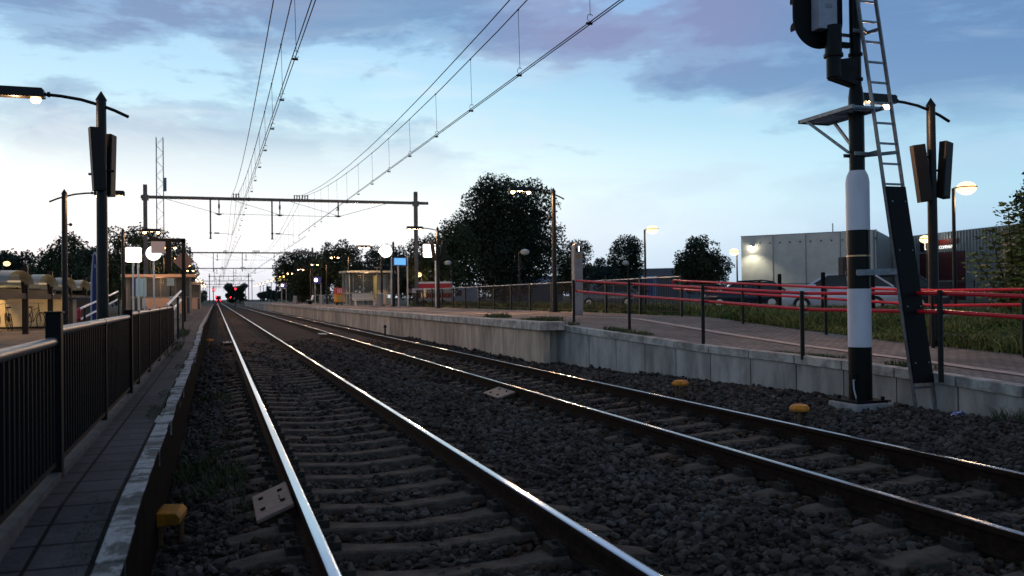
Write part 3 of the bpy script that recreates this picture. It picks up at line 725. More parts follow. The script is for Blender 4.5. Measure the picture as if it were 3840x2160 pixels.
# ------------------------------------------------------------------ red railings
def red_railing(label, pts, zr, posts, ends, grp='red handrails beside the footpath', tops=0):
    t_ = thing('red_railing', label, 'railing', (pts[0][0], pts[0][1], 0), 0, grp); o_ = Vector((pts[0][0], pts[0][1], 0))
    for zi in (0, 1):
        P_ = [Vector((x_, y_, z_[zi])) - o_ for (x_, y_), z_ in zip(pts, zr)]
        MB().tube(P_, .028, 10).build('rail', redrail, t_, True)
    P_ = [Vector((pts[0][0], pts[0][1], zr[0][0])) - o_, Vector((pts[0][0], pts[0][1], zr[0][1])) - o_]
    e_ = (Vector(pts[0]) - Vector(pts[1])).normalized() * .07
    MB().tube([P_[0], P_[0] + Vector((e_.x, e_.y, -.03)), P_[1] + Vector((e_.x, e_.y, .03)), P_[1]], .022, 8).build('end_bend', redrail, t_, True)
    for x_, y_, zb, zt in posts:
        p = MB().tube([(x_ - o_.x, y_ - o_.y, zb - .05), (x_ - o_.x, y_ - o_.y, zt)], .034, 10)
        p.build('post', black, t_, True)
        c = MB()
        zi = [np.interp(-y_, [-b[1] for b in pts], [q[i] for q in zr]) for i in (0, 1)]
        for v in zi: c.tube([(x_ - o_.x, y_ - o_.y, v - .05), (x_ - o_.x - .0 + .08, y_ - o_.y - .05, v - .05), (x_ - o_.x + .08, y_ - o_.y - .05, v - .01)], .009, 6)
        c.build('rail_bracket', alu, t_)
    return t_
np_ = [(8.16, 19.6), (8.6, 17.5), (8.53, 14.3), (8.87, 11.85), (8.80, 8.95), (9.05, 7.4), (8.95, 5.9), (8.9, 3.5)]
zr = [(1.755, 1.505), (1.64, 1.375), (1.515, 1.262), (1.388, 1.132), (1.372, 1.13), (1.30, 1.05), (1.22, .97), (1.13, .88)]
off_ = [(x_ + .07, y_ - .02) for x_, y_ in np_]
posts = [(x_, y_, rampR(y_), z_[0] + (.02 if i_ < 1 else .04)) for i_, ((x_, y_), z_) in enumerate(zip(np_, zr)) if i_ not in (5,)]
red_railing('red double handrail on black posts along the wall side of the footpath, the nearer one', off_, zr, posts, 1)
fp = [(12.1, 21.8), (12.05, 21.2), (12.0, 18.2), (12.1, 15.3), (12.0, 12.3), (12.05, 10.5), (12.1, 7.0), (12.1, 3.0)]
zf_ = [(1.80, 1.555), (1.76, 1.53), (1.635, 1.395), (1.50, 1.27), (1.41, 1.145), (1.41, 1.17), (1.36, 1.11), (1.2, .95)]
red_railing('red double handrail on black posts at the grassy side of the footpath, the farther one', fp, zf_, [(x_ - .02, y_ + .05, rampR(y_) - .02, z_[0] - .03) for (x_, y_), z_ in list(zip(fp, zf_))[1:]], 1)

# ------------------------------------------------------------------ right platform fence
def bar_fence(name, label, pts, zb, zt, step, grp=None, pw=.035, bars=.105, toprail=galv, barw=.008):
    t_ = thing(name, label, 'fence', (*pts[0], 0), 0, grp); o_ = Vector((*pts[0], 0))
    np_posts = []
    for (x0, y0), (x1, y1), in zip(pts, pts[1:]):
        L = math.hypot(x1 - x0, y1 - y0); n_ = max(1, round(L / step)); d_ = Vector((x1 - x0, y1 - y0, 0)) / n_
        for i_ in range(n_):
            a_ = Vector((x0, y0, 0)) + d_ * i_ - o_; b_ = a_ + d_; np_posts.append(a_)
            pn = MB(); m_ = int(d_.length / bars)
            if bars < 9:
                for k in range(1, m_):
                    p = a_ + (b_ - a_) * (k / m_); pn.box(p.x - barw, p.x + barw, p.y - barw, p.y + barw, zb + .12, zt - .03)
            pn.bar((a_.x, a_.y, zb + .12), (b_.x, b_.y, zb + .12), .03, .03)
            pn.build('fence_panel', fm, t_)
            MB().tube([(a_.x, a_.y, zt), (b_.x, b_.y, zt)], .022, 8).build('top_rail', toprail, t_, True)
    np_posts.append(Vector((*pts[-1], 0)) - o_)
    for a_ in np_posts:
        p = MB().box(a_.x - pw, a_.x + pw, a_.y - pw, a_.y + pw, zb - .05, zt + .04); p.ball((a_.x, a_.y, zt + .06), .03, 6); p.build('post', black, t_)
    return t_
bar_fence('bar_fence', 'black bar fence with thin steel rail along the back of the right platform', [(12.55, 22.2), (12.62, 58)], .78, 1.90, 2.56)
bar_fence('bar_fence', 'distant black fence along the back of the right platform beyond the shelter', [(12.9, 70), (12.9, 150)], .8, 1.85, 8, bars=.4, barw=.012)
bar_fence('bar_fence', 'distant dark fence behind the left platform', [(-4.6, 62), (-4.6, 190)], .5, 2.0, 10, bars=.5, barw=.02)

# ------------------------------------------------------------------ track side bits
def marker(label, x_, y_, z_, rz, s=1.0, flat=False):
    t_ = thing('cable_marker', label, 'track marker', (x_, y_, z_), rz, 'yellow trackside caps')
    r0 = .135 * s
    c = MB(); n = 8; ring = [(r0 * 1.15 * math.cos(2 * PI * (k + .5) / n), r0 * math.sin(2 * PI * (k + .5) / n)) for k in range(n)]
    L = [(1.0, .0), (1.04, .035 * s), (.80, .075 * s), (.40, .088 * s)]
    vs_ = []; fs_ = []
    for f_, h_ in L: vs_ += [(a_ * f_, b_ * f_, h_) for a_, b_ in ring]
    for j in range(3):
        for k in range(n): fs_.append((j * n + k, j * n + (k + 1) % n, (j + 1) * n + (k + 1) % n, (j + 1) * n + k))
    fs_ += [tuple(range(n))[::-1], tuple(range(3 * n, 4 * n))]
    c.add(vs_, fs_); o_ = c.build('cap', yellow, t_, bevel=.006); o_.location = (0, 0, 0 if flat else .14)
    if flat:
        o_.data.clear_geometry(); bk = MB().prism([(-.10, 0), (.09, 0), (.105, .045), (.085, .085), (-.05, .10), (-.105, .06)], 'y', -.075, .075)
        o_.data.from_pydata(bk.v, [], bk.f); o_.rotation_euler = (.25, -.12, 0); o_.location = (0, 0, .06)
    for a_ in (-.075, .075): MB().tube([(a_, 0, -.12), (a_, 0, .15 if not flat else .08)], .022, 8).build('leg', mat('brown_plastic', (.10, .055, .02), .7), t_)
marker('yellow cap tilted toward the camera in the ballast beside the left platform', -.315, 6.62, -.205, -.35, .82, True)
marker('orange yellow cap on short legs in the ballast, farther of the two at right', 6.86, 12.2, -.16, .2, .92)
marker('orange yellow cap on short legs in the ballast near the striped mast foot', 6.79, 9.15, -.19, .9, .92)
marker('small faded yellow cap below the distant left platform edge', -.22, 33.0, -.2, .4, .9)
def cover(label, x_, y_, z_, rz, w_=.30, l_=.42, tilt=(0, 0), m=board):
    t_ = thing('rail_cover_plate', label, 'cover plate', (x_, y_, z_), rz, 'bolted cover plates beside the rails'); t_.rotation_euler = (tilt[0], tilt[1], rz)
    MB().box(-w_ / 2, w_ / 2, -l_ / 2, l_ / 2, -.03, 0).build('plate', m, t_, bevel=.008)
    MB().box(-w_ / 2 + .02, w_ / 2 - .01, -l_ / 2 + .02, l_ / 2 - .02, -.16, -.032).build('base', mat('rusty_base', (.07, .04, .025), .85, var=.4, vs=12), t_)
    for a_ in (-.27, .27):
        for b_ in (-.22, .22): MB().tube([(w_ * a_, l_ * b_, 0), (w_ * a_, l_ * b_, .016)], .019, 8).build('bolt', blackm, t_)
cover('tan bolted cover plate beside the leftmost rail in the foreground', .385, 6.87, -.11, 0, .28, .80, (0, -.38))
cover('tan bolted cover plate beside the third rail between the two tracks', 4.36, 13.7, -.16, 0, .30, .85, (0, -.30))
cover('small pale bolted plate beside the leftmost rail farther away', .36, 31.8, -.05, 0, .28, .7, (0, 0), mat('pale_plate', (.35, .34, .33), .7))
cover('small white bolted plate beside the third rail farther away', 4.28, 38, -.08, 0, .30, .8, (0, 0), mat('white_plate', (.62, .62, .62), .6))
tag(MB().box(-.2, .2, -.13, .13, -.05, .03).build('concrete_tile', sleeperm, None, bevel=.01), 'flat brown concrete tile lying in the ballast at the lower right', 'tile').location = (3.72, 4.05, -.15)
pb = []
r3 = random.Random(3)
b_ = MB()
vs_ = [(r3.uniform(-.1, .1), r3.uniform(-.07, .07), r3.uniform(0, .08)) for k in range(26)]
b_.add(vs_, [tuple(r3.sample(range(26), 3)) for k in range(34)])
o = b_.build('litter', mat('blue_plastic', (.42, .44, .72), .4)); o.location = (8.85, 8.72, -.19); tag(o, 'crumpled bluish plastic litter on the stones beside the ladder foot', 'litter')

# ------------------------------------------------------------------ platform furniture (right)
t_ = thing('check_in_totem', 'tall grey totem with a round head and lit slot at the ramp top', 'totem', (10.62, 25.2, .79))
prf = [(-.14, 0), (.14, 0), (.14, 2.1)] + [(.14 * math.cos(a), 2.1 + .14 * math.sin(a)) for a in np.linspace(.2, PI - .2, 10)] + [(-.14, 2.1)]
MB().prism(prf, 'y', -.12, .12).build('body', mat('totem_grey', (.30, .25, .24), .5, .2, var=.25, vs=3), t_, bevel=.01)
MB().tube([(.01, -.122, 2.03), (.01, -.135, 2.03)], .09, 16).build('recess', blackm, t_).scale = (1, 1, 1)
MB().box(-.012, .028, -.142, -.136, 1.97, 2.13).build('slot_light', emis('slot_light', (1, 1, 1), 3), t_)
MB().tube([(.01, -.122, 1.82), (.01, -.128, 1.82)], .075, 16).build('logo_disc', mat('orange_disc', (.35, .16, .05), .6), t_)

def lit_panel(name, label, x_, y_, zb, z0, z1, w_, rz, legs, m=signE, round_=False):
    t_ = thing(name, label, 'sign', (x_, y_, zb), rz); 
    if round_:
        MB().tube([(0, -.10, (z0 + z1) / 2), (0, .10, (z0 + z1) / 2)], w_ / 2, 28).build('face', m, t_); MB().tube([(0, -.09, (z0 + z1) / 2), (0, .09, (z0 + z1) / 2)], w_ / 2 + .02, 28).build('rim', alu, t_)
    else:
        MB().box(-w_ / 2, w_ / 2, -.09, .09, z0, z1).build('face', m, t_, bevel=.06); MB().box(-w_ / 2 - .01, w_ / 2 + .01, -.06, .06, z0 - .01, z1 + .01).build('case', alu, t_, bevel=.05)
    for lx in legs: MB().tube([(lx, 0, 0), (lx, 0, z1)], .035, 8).build('leg', alu, t_)
    return t_
lit_panel('lit_clock', 'round glowing white clock between two black poles on the right platform', 11.25, 61, .8, 3.4, 4.3, .86, 0, (.40,), round_=True)
lit_panel('lit_sign', 'glowing white square sign beside the black lamp post on the right platform', 11.78, 50, .8, 2.92, 3.68, .74, 0, (.36,))
t_ = thing('station_sign', 'lit blue station name sign on two pale legs on the right platform', 'sign', (11.6, 56.5, .8), .35)
MB().box(-.75, .22, -.07, .07, 2.68, 3.2).build('panel', mat('navy_box', (.02, .04, .2), .4), t_)
MB().box(-.75, .12, -.078, -.072, 2.72, 3.16).build('lit_face', emis('blue_face', (.16, .50, .95), 1.0), t_)
for lx in (-.42, .28): MB().tube([(lx, 0, 0), (lx, 0, 3.28 if lx > 0 else 2.7)], .05, 8).build('leg', mat('pale_post', (.42, .36, .33), .5), t_)
def shelter(label, x_, y_, zb, W_, D_, H_, rz, roofm, lit=None, warm=0):
    t_ = thing('shelter', label, 'shelter', (x_, y_, zb), rz, 'waiting shelters')
    MB().box(-W_ / 2 - .25, W_ / 2 + .25, -D_ / 2 - .3, D_ / 2 + .2, H_ - .14, H_).build('roof', roofm, t_)
    fr = MB()
    for a_ in (-1, 1):
        for b_ in (-1, 0, 1): fr.box(a_ * W_ / 2 - .03, a_ * W_ / 2 + .03, b_ * D_ / 2 - .03, b_ * D_ / 2 + .03, 0, H_ - .14)
    for k in range(1, 4): fr.box(-W_ / 2 + k * W_ / 4 - .02, -W_ / 2 + k * W_ / 4 + .02, D_ / 2 - .03, D_ / 2 + .03, 0, H_ - .14)
    for a_ in (-1, 1): fr.box(a_ * W_ / 2 - .02, a_ * W_ / 2 + .02, -D_ / 2, D_ / 2, .95, 1.03); fr.box(a_ * W_ / 2 - .02, a_ * W_ / 2 + .02, -D_ / 2, D_ / 2, .0, .12)
    fr.box(-W_ / 2, W_ / 2, D_ / 2 - .02, D_ / 2 + .02, .95, 1.03); fr.build('frame', mat('shelter_frame', (.20, .19, .17), .5, .3), t_)
    gl = MB()
    for a_ in (-1, 1): gl.box(a_ * W_ / 2 - .006, a_ * W_ / 2 + .006, -D_ / 2, D_ / 2, .12, H_ - .14)
    gl.box(-W_ / 2, W_ / 2, D_ / 2 - .006, D_ / 2 + .006, .12, H_ - .14); gl.build('glass_wall', glass, t_)
    s_ = MB().box(-W_ * .3, W_ * .3, D_ / 2 - .6, D_ / 2 - .2, .42, .47); s_.box(-W_ * .3, W_ * .3, D_ / 2 - .2, D_ / 2 - .16, .5, .95); s_.box(-W_ * .25, -W_ * .22, D_ / 2 - .5, D_ / 2 - .3, 0, .42); s_.box(W_ * .22, W_ * .25, D_ / 2 - .5, D_ / 2 - .3, 0, .42)
    s_.build('bench', mat('bench_steel', (.45, .45, .45), .4, .5), t_)
    if lit: MB().box(-W_ / 2 + .04, W_ / 2 - .04, D_ / 2 + .04, D_ / 2 + .08, .12, H_ - .16).build('back_panel', mat('shelter_back', (.05, .045, .04), .6), t_); MB().box(-W_ / 2 + .9, W_ / 2 - .2, -D_ / 2 + .35, -D_ / 2 + .4, .15, .95).build('low_panel', MB_or, t_)
    if warm: point(t_, (0, 0, H_ - .35), warm, (1, .62, .38), .15)
    return t_
gr_roof = mat('shelter_roof_grey', (.22, .22, .20), .5)
sh = shelter('grey flat-roofed glass shelter with a seat on the right platform', 10.9, 67, .8, 3.2, 1.9, 2.65, .12, gr_roof, warm=18)
MB().box(.95, 1.55, .1, .98, .12, 2.4).build('side_panel', mat('shelter_panel', (.26, .26, .24), .5), sh)
MB().box(.80, .93, .1, .98, .6, 2.3).build('yellow_panel', mat('yellow_panel', (.42, .38, .10), .5), sh)
def bin_(label, x_, y_, zb, h=.95, r=.24):
    t_ = thing('litter_bin', label, 'bin', (x_, y_, zb), 0, 'cylindrical platform bins')
    MB().tube([(0, 0, 0), (0, 0, h - .06)], r, 16).build('body', mat('bin_grey', (.22, .21, .20), .5, .3), t_, True)
    MB().tube([(0, 0, h - .06), (0, 0, h)], [r + .015, r - .02], 16).build('lid', mat('bin_lid', (.30, .29, .28), .5, .3), t_, True)
bin_('grey cylindrical bin standing right of the glass shelter seat', 11.25, 63.5, .8)
bin_('grey cylindrical bin right of the bench near the distant right platform', 10.3, 92, .8)
bin_('grey cylindrical bin left of the bench near the distant right platform', 8.9, 107, .8)
def bench(label, x_, y_, zb, rz):
    t_ = thing('bench', label, 'bench', (x_, y_, zb), rz)
    MB().box(-.9, .9, -.25, .2, .42, .46).build('seat', mat('bench_white', (.55, .55, .54), .5), t_)
    MB().prism([(.2, .5), (.26, .5), (.40, .98), (.34, .98)], 'x', -.9, .9).build('backrest', mat('bench_white', (0, 0, 0)), t_)
    for q in (-.6, .6): MB().box(q - .03, q + .03, -.12, .1, 0, .42).build('leg', blackm, t_)
bench('white bench between two cylindrical bins on the right platform', 9.7, 98, .8, -PI / 2)
t_ = thing('vending_kiosk', 'red and yellow kiosk machine left of the grey shelter', 'kiosk', (10.4, 79, .8), .3, None)
MB().box(-.42, .42, -.3, .3, .28, .95).build('lower_cabinet', mat('kiosk_yellow', (.65, .26, .01), .5), t_, bevel=.04)
MB().box(-.3, .3, -.306, -.302, .40, .85).build('panel', mat('kiosk_tan', (.40, .30, .12), .6), t_)
MB().box(-.38, .38, -.26, .26, .95, 1.55).build('upper_cabinet', mat('kiosk_red', (.55, .02, .02), .5), t_, bevel=.02)
f_ = MB()
for q in (-.3, -.14, .02, .18): f_.box(q, q + .09, -.268, -.262, 1.05, 1.48)
f_.build('stripes', mat('kiosk_white', (.6, .55, .5), .5), t_)
for q in (-.25, .25): MB().box(q - .05, q + .05, -.1, .1, 0, .28).build('leg', blackm, t_)
def twin_sign(label, x_, y_, zb):
    t_ = thing('platform_sign', label, 'sign', (x_, y_, zb), .3, 'small blue platform signs')
    for q in (-.3, .3): MB().tube([(q, 0, 0), (q, 0, 2.7)], .04, 6).build('leg', alu, t_)
    MB().box(-.45, .3, -.05, .05, 2.05, 2.7).build('panel', mat('sign_navy', (.03, .03, .18), .5), t_)
    MB().ball((-.25, -.1, 2.38), .17, 10).build('lamp', signE, t_)
twin_sign('blue platform sign with a white lamp in front of the dark trees, the nearer one', 9.3, 86, .8)
twin_sign('blue platform sign with a white lamp in front of the dark trees, the farther one', 8.4, 118, .8)
def camera_pole(label, x_, y_, zb, H):
    t_ = thing('slim_pole', label, 'pole', (x_, y_, zb)); MB().tube([(0, 0, 0), (0, 0, H)], .03, 8).build('pole', mat('pole_tan', (.24, .19, .16), .5), t_)
    MB().box(-.2, .2, -.05, .05, H - .06, H).build('cross_head', mat('pole_tan', (0, 0, 0)), t_)
camera_pole('thin pole with a small cross head in front of the grey shelter', 10.9, 62.5, .8, 2.8)
# red and white stall
t_ = thing('market_trailer', 'red and white striped sales trailer behind the right platform fence', 'trailer', (15.2, 63, .6), -.35)
cols = [mat('trailer_red', (.36, .02, .03), .5), mat('trailer_white', (.55, .53, .50), .5)]
for sname, z0, z1, ci in (('lower_band', .35, .75, 1), ('lower_red_band', .75, 1.1, 0), ('middle_band', 1.1, 1.45, 1), ('upper_red_band', 1.45, 1.8, 0), ('roof', 1.8, 1.93, 1)):
    MB().box(-1.25 - (.04 if sname == 'roof' else 0), 1.25, -.7, .7, z0, z1).build(sname, cols[ci], t_)
for q in (-.7, .7): MB().tube([(q, -.72, .3), (q, -.66, .3)], .3, 14).build('wheel', rubber, t_)
MB().box(-.9, -.55, -.705, -.7 - .02, .8, 1.4).build('window', emis('stall_window', (1, .7, .4), 1.2), t_)

# ------------------------------------------------------------------ left side furniture
t_ = thing('information_totem', 'slim blue totem tapering to a point behind the left fence', 'totem', (-3.1, 26.3, .3))
prf = [(-.16, 0), (.16, 0), (.17, .9), (.13, 1.8), (.05, 2.35), (-.02, 2.42), (-.08, 2.35), (-.15, 1.8), (-.18, .9)]
MB().prism([(a * .72, b * 1.01) for a, b in prf], 'y', -.05, .05).build('frame', mat('totem_white', (.34, .34, .38), .4), t_)
MB().prism([(a * .46, b * .985 + .01) for a, b in prf], 'y', -.062, .062).build('blue_panel', mat('totem_blue', (.018, .016, .10), .4), t_)
text('i', .14, mat('totem_letter', (.7, .7, .75), .5), t_, (0, -.068, 2.05), (PI / 2, 0, 0))
lit_panel('lit_sign', 'glowing white square sign behind the left fence on two pale legs', -2.93, 36, .5, 2.35, 2.92, .56, 0, (-.02, .16))
lit_panel('lit_clock', 'round glowing white clock partly behind the grey square board at left', -2.38, 38.5, .5, 2.53, 3.1, .56, 0, (.0,), round_=True)
t_ = thing('info_board', 'pale blue information board below the glowing square sign at left', 'board', (-2.55, 34, .45), .25)
MB().box(-.16, .20, -.03, .03, 1.1, 1.75).build('panel', mat('board_blue', (.24, .42, .50), .4), t_)
MB().box(-.22, -.162, -.03, .03, 1.1, 1.75).build('dark_edge', mat('board_navy', (.03, .03, .14), .4), t_)
for q in (-.04, .12): MB().tube([(q, -.04, 0), (q, -.04, 1.9)], .022, 6).build('leg', alu, t_)
t_ = thing('display_frame', 'black goalpost frame with a hanging screen and a brown diamond board', 'display', (-1.13, 35, .58))
m_ = MB(); m_.bar((0, 0, 0), (0, 0, 3.12), .14, .14); m_.bar((.07, 0, 3.05), (-1.15, 0, 3.05), .14, .14, 0); m_.build('frame', blackm, t_)
MB().box(-.62, -.42, -.1, .1, 1.9, 2.98).build('screen_back', blackm, t_)
MB().box(-1.12, -.63, -.12, -.06, 2.56, 3.0).build('grey_board', greyface, t_)
q = .38; MB().prism([(-q, 2.27 + .0), (0, 2.27 - q), (q, 2.27), (0, 2.27 + q)], 'y', -.14, -.10).build('diamond_board', mat('brown_board', (.17, .11, .10), .6), t_)
MB().box(-.055, .055, -.17, -.141, 1.9, 2.64).build('diamond_bar', blackm, t_)
for lb, x_, y0, y1, z0, z1 in (('white sloping handrail on black posts at the far end of the left fence', -.95, 19.4, 26.9, 1.30, 1.66), ('white sloping handrail with a red end left of the big lamp post', -3.0, 22.5, 31.0, 1.22, 1.70)):
    t_ = thing('white_handrail', lb, 'railing', (x_, y0, 0), 0, 'white sloping handrails')
    for dz in (0, -.25): MB().tube([(0, 0, z0 + dz), (0, y1 - y0, z1 + dz)], .027, 10).build('rail', mat('handrail_white', (.60, .58, .62), .35), t_, True)
    for k in range(3):
        y_ = .4 + k * (y1 - y0 - .8) / 2; zz = z0 + (z1 - z0) * y_ / (y1 - y0); MB().tube([(.06, y_, rampL(y0 + y_) if x_ > -2 else .25), (.06, y_, zz)], .028, 8).build('post', black, t_)
    if x_ < -2: MB().tube([(0, 0, z0), (0, -.05, z0 - .03), (0, -.05, z0 - .22), (0, 0, z0 - .25)], .04, 8).build('end_bend', mat('end_red', (.35, .01, .03), .4), t_)
MB_or = mat('shelter_roof_warm', (.40, .26, .18), .6)
shelter('left platform shelter with warmly lit fascia and pale side, the nearer one', -2.75, 49, .58, 3.0, 1.6, 2.15, 0, MB_or, lit=1, warm=16)
shelter('left platform shelter with warmly lit fascia, the farther one', -2.6, 70, .58, 3.0, 1.6, 2.15, 0, MB_or, lit=1, warm=16)
bin_('grey bin beside the lit shelter on the left platform', -1.7, 41, .58, 1.0, .2)
def kinky(label, x_, y_, zb):
    t_ = thing('notice_post', label, 'sign', (x_, y_, zb)); MB().tube([(0, 0, 0), (0, 0, 1.5)], .03, 6).build('post', blackm, t_); MB().box(-.16, .16, -.03, .03, 1.5, 1.85).build('plate', mat('notice_cream', (.55, .52, .42), .5), t_)
kinky('small cream notice plate on a black post before the left shelter', -2.0, 44, .58)

# bicycle shed
t_ = thing('bicycle_shed', 'bicycle shed with curved translucent roofs on black forked posts', 'shed', (-6.3, 34.5, .285))
trans = mat('translucent_roof', (.17, .19, .18), .4, alpha=.8)
for k in range(-1, 4):
    y0 = (k - .5) * 4.9 + 2.45; y1 = y0 + 4.9
    P_ = [(y0 + .35 + (4.2) * q, 1.72 + .42 * math.sin(PI * q) ** .5) for q in np.linspace(0, 1, 15)]
    r_ = MB()
    for (ya, za), (yb, zb_) in zip(P_, P_[1:]): r_.add([(-2.0, ya, za), (.35, ya, za), (.35, yb, zb_), (-2.0, yb, zb_)], [(0, 1, 2, 3)])
    r_.build('curved_roof', trans, t_)
    yp = y0
    p = MB().box(-.09, .09, yp - .09, yp + .09, 0, 2.35)
    for s_ in (-1, 1): p.tube([(0, yp, 1.25), (0, yp + s_ * .3, 1.5), (0, yp + s_ * .5, 1.9), (0, yp + s_ * .95, 2.08)], .05, 6)
    p.build('post', blackm, t_)
    lb_ = MB().box(-1.0, -.6, (y0 + y1) / 2 - .5, (y0 + y1) / 2 + .5, 1.86, 1.92).build('strip_light', emis('strip_light', (1, .72, .42), 9), t_)
    point(t_, (-.4, (y0 + y1) / 2, 1.2), 45, (1, .62, .28), .2)
MB().box(-.06, .06, -9, 17, 1.22, 1.42).build('gutter_beam', blackm, t_)
MB().box(-2.06, -1.94, -9, 17, 1.22, 1.7).build('back_beam', blackm, t_)
cream = mat('cream_panel', (.50, .42, .27), .7, var=.2, vs=2)
o = thing('cream_wall', 'low cream wall panel lit by the bicycle shed lamps', 'wall', (-7.6, 41.5, .285))
MB().box(-3.4, 1.45, 0, .14, .08, 1.32).build('panel', cream, o, bevel=.03); MB().box(-3.3, 1.4, .02, .12, 0, .08).build('base', dark_joint, o)
point(o, (-1.0, -2.4, 1.9), 420, (1, .60, .22), .3)
o = thing('dark_container', 'dark rounded container with a grey strip at the end of the cream wall', 'container', (-5.6, 41.4, .285))
MB().box(-.5, .62, -.3, .5, .05, 1.3).build('body', mat('container_dark', (.02, .022, .026), .4), o, bevel=.12)
MB().box(-.12, .02, -.31, -.302, .08, 1.2).build('strip', mat('strip_grey', (.16, .15, .17), .5), o)
def bicycle(label, x_, y_, zb, rz, lean=.1):
    t_ = thing('bicycle', label, 'bicycle', (x_, y_, zb), rz, 'bicycles parked in the shed'); t_.rotation_euler = (lean, 0, rz)
    for q in (-.52, .52):
        wv = MB().tube([(q + .33 * math.cos(a), 0, .35 + .33 * math.sin(a)) for a in np.linspace(0, 2 * PI, 21)], .02, 5)
        for a in np.linspace(0, PI, 7)[:-1]: wv.tube([(q + .32 * math.cos(a), 0, .35 + .32 * math.sin(a)), (q - .32 * math.cos(a), 0, .35 - .32 * math.sin(a))], .004, 3)
        wv.build('wheel', rubber, t_)
    fr = MB()
    for a, b in (((-.52, 0, .35), (-.05, 0, .32)), ((-.05, 0, .32), (-.2, 0, .88)), ((-.52, 0, .35), (-.17, 0, .78)), ((-.05, 0, .32), (.36, 0, .82)), ((-.17, 0, .78), (.34, 0, .88)), ((.52, 0, .35), (.33, 0, .95))): fr.tube([a, b], .016, 6)
    fr.build('frame', black, t_)
    MB().tube([(.33, 0, .95), (.31, 0, 1.06)], .013, 6).build('stem', black, t_)
    MB().tube([(.18, -.28, 1.07), (.31, -.1, 1.07), (.31, .1, 1.07), (.18, .28, 1.07)], .014, 6).build('handlebar', steelrail, t_)
    MB().prism([(-.12, -.09), (.12, -.03), (.12, .03), (-.12, .09)], 'z', .88, .94).build('saddle', rubber, t_).location = (-.2, 0, 0)
bicycle('bicycle at the very left of the shed in front of the cream wall', -8.35, 38.8, .285, 1.35)
bicycle('bicycle second from the left before the cream wall', -7.75, 39.4, .285, 1.9, -.1)
bicycle('bicycle standing upright at the right of the rack before the cream wall', -7.0, 40.0, .285, 1.25, .02)

# ------------------------------------------------------------------ lattice mast, distant signals
t_ = thing('lattice_mast', 'tall thin lattice radio mast rising behind the left gantry leg', 'mast', (-13.6, 247, 0))
m_ = MB(); w_ = .9
for sx in (-1, 1):
    for sy in (-1, 1): m_.tube([(sx * w_, sy * w_, 0), (sx * w_ * .92, sy * w_ * .92, 44)], .085, 4)
for k in range(22):
    z0 = k * 2; z1 = z0 + 2; s_ = 1 if k % 2 else -1
    for sy in (-1, 1): m_.tube([(-w_ * s_, sy * w_, z0), (w_ * s_, sy * w_, z1)], .035, 3)
m_.build('lattice', mat('mast_grey', (.16, .16, .18), .6), t_)
MB().box(1.0, 1.6, -.4, .4, 30, 33.5).build('antenna', mat('antenna_grey', (.16, .17, .2), .6), t_)
def far_signal(label, x_, y_, H, s=1):
    t_ = thing('signal', label, 'signal', (x_, y_, 0), 0, 'red signals at the end of the platforms')
    MB().tube([(0, 0, -.2), (0, 0, H + .8)], .09, 8).build('post', blackm, t_)
    MB().prism([(-.22, H - .45), (.22, H - .45), (.22, H + .3), (.12, H + .45), (-.12, H + .45), (-.22, H + .3)], 'y', -.08, .0).build('backboard', blackm, t_)
    MB().ball((0, -.16, H), .13 * s, 10).build('red_lamp', redE, t_)
far_signal('red signal left of the near track in the distance, the brighter of two', -.5, 200, 3.57)
far_signal('red signal standing between the tracks in front of the round dark trees', 4.0, 200, 3.7)
far_signal('tiny red signal on the left at the vanishing point of the tracks', .0, 420, 2.8, 1.1)
far_signal('tiny red signal on the right at the vanishing point of the tracks', 6.3, 420, 2.5, 1.1)
t_ = thing('train', 'far train with red tail lights at the vanishing point of the left track', 'train', (1.3, 520, 0))
MB().box(-1.4, 1.4, 0, 60, .4, 3.6).build('body', blackm, t_, bevel=.2)
for q in (-1.0, 1.0): MB().ball((q, -.1, 1.2), .24, 8).build('tail_light', redE, t_)

# ------------------------------------------------------------------ buildings right
corr = mat('corrugated_metal', (.20, .22, .23), .5, .3, var=.15, vs=.6)
bl_ = thing('warehouse', 'cream and grey corrugated warehouse with a lit sign beyond the car park', 'building', (56.9, 65.2, .55))
o_ = Vector((56.9, 65.2, .55))
def wall_quad(mb_, a, b, z0, z1, th=.3):
    a = Vector((*a, 0)) - Vector((o_.x, o_.y, 0)); b = Vector((*b, 0)) - Vector((o_.x, o_.y, 0)); d = (b - a).normalized(); n_ = Vector((-d.y, d.x, 0))
    if n_.dot(-(a + Vector((o_.x, o_.y, 0)))) > 0: n_ = -n_
    vs_ = [a, b, b + n_ * th, a + n_ * th]
    mb_.add([(v.x, v.y, z0) for v in vs_] + [(v.x, v.y, z1) for v in vs_], [(3, 2, 1, 0), (4, 5, 6, 7), (0, 1, 5, 4), (1, 2, 6, 5), (2, 3, 7, 6), (3, 0, 4, 7)])
cw_ = mat('cream_cladding', (.50, .47, .44), .8, var=.12, vs=1.5, bump=.25, bs=6)
A_, B_ = Vector((49.24, 75.17)), Vector((56.93, 65.2)); 
m_ = MB()
for k in range(4):
    a = A_ + (B_ - A_) * (k / 4 + .0008); b = A_ + (B_ - A_) * ((k + 1) / 4 - .0008); wall_quad(m_, a, b, -.2, 6.45)
m_.build('cream_wall_panels', cw_, bl_)
m_ = MB(); wall_quad(m_, A_ + (B_ - A_) * -.003, B_ + (B_ - A_) * .003, 6.45, 6.52, .4); m_.build('roof_edge', mastm, bl_)
dr_ = (B_ - A_).normalized()
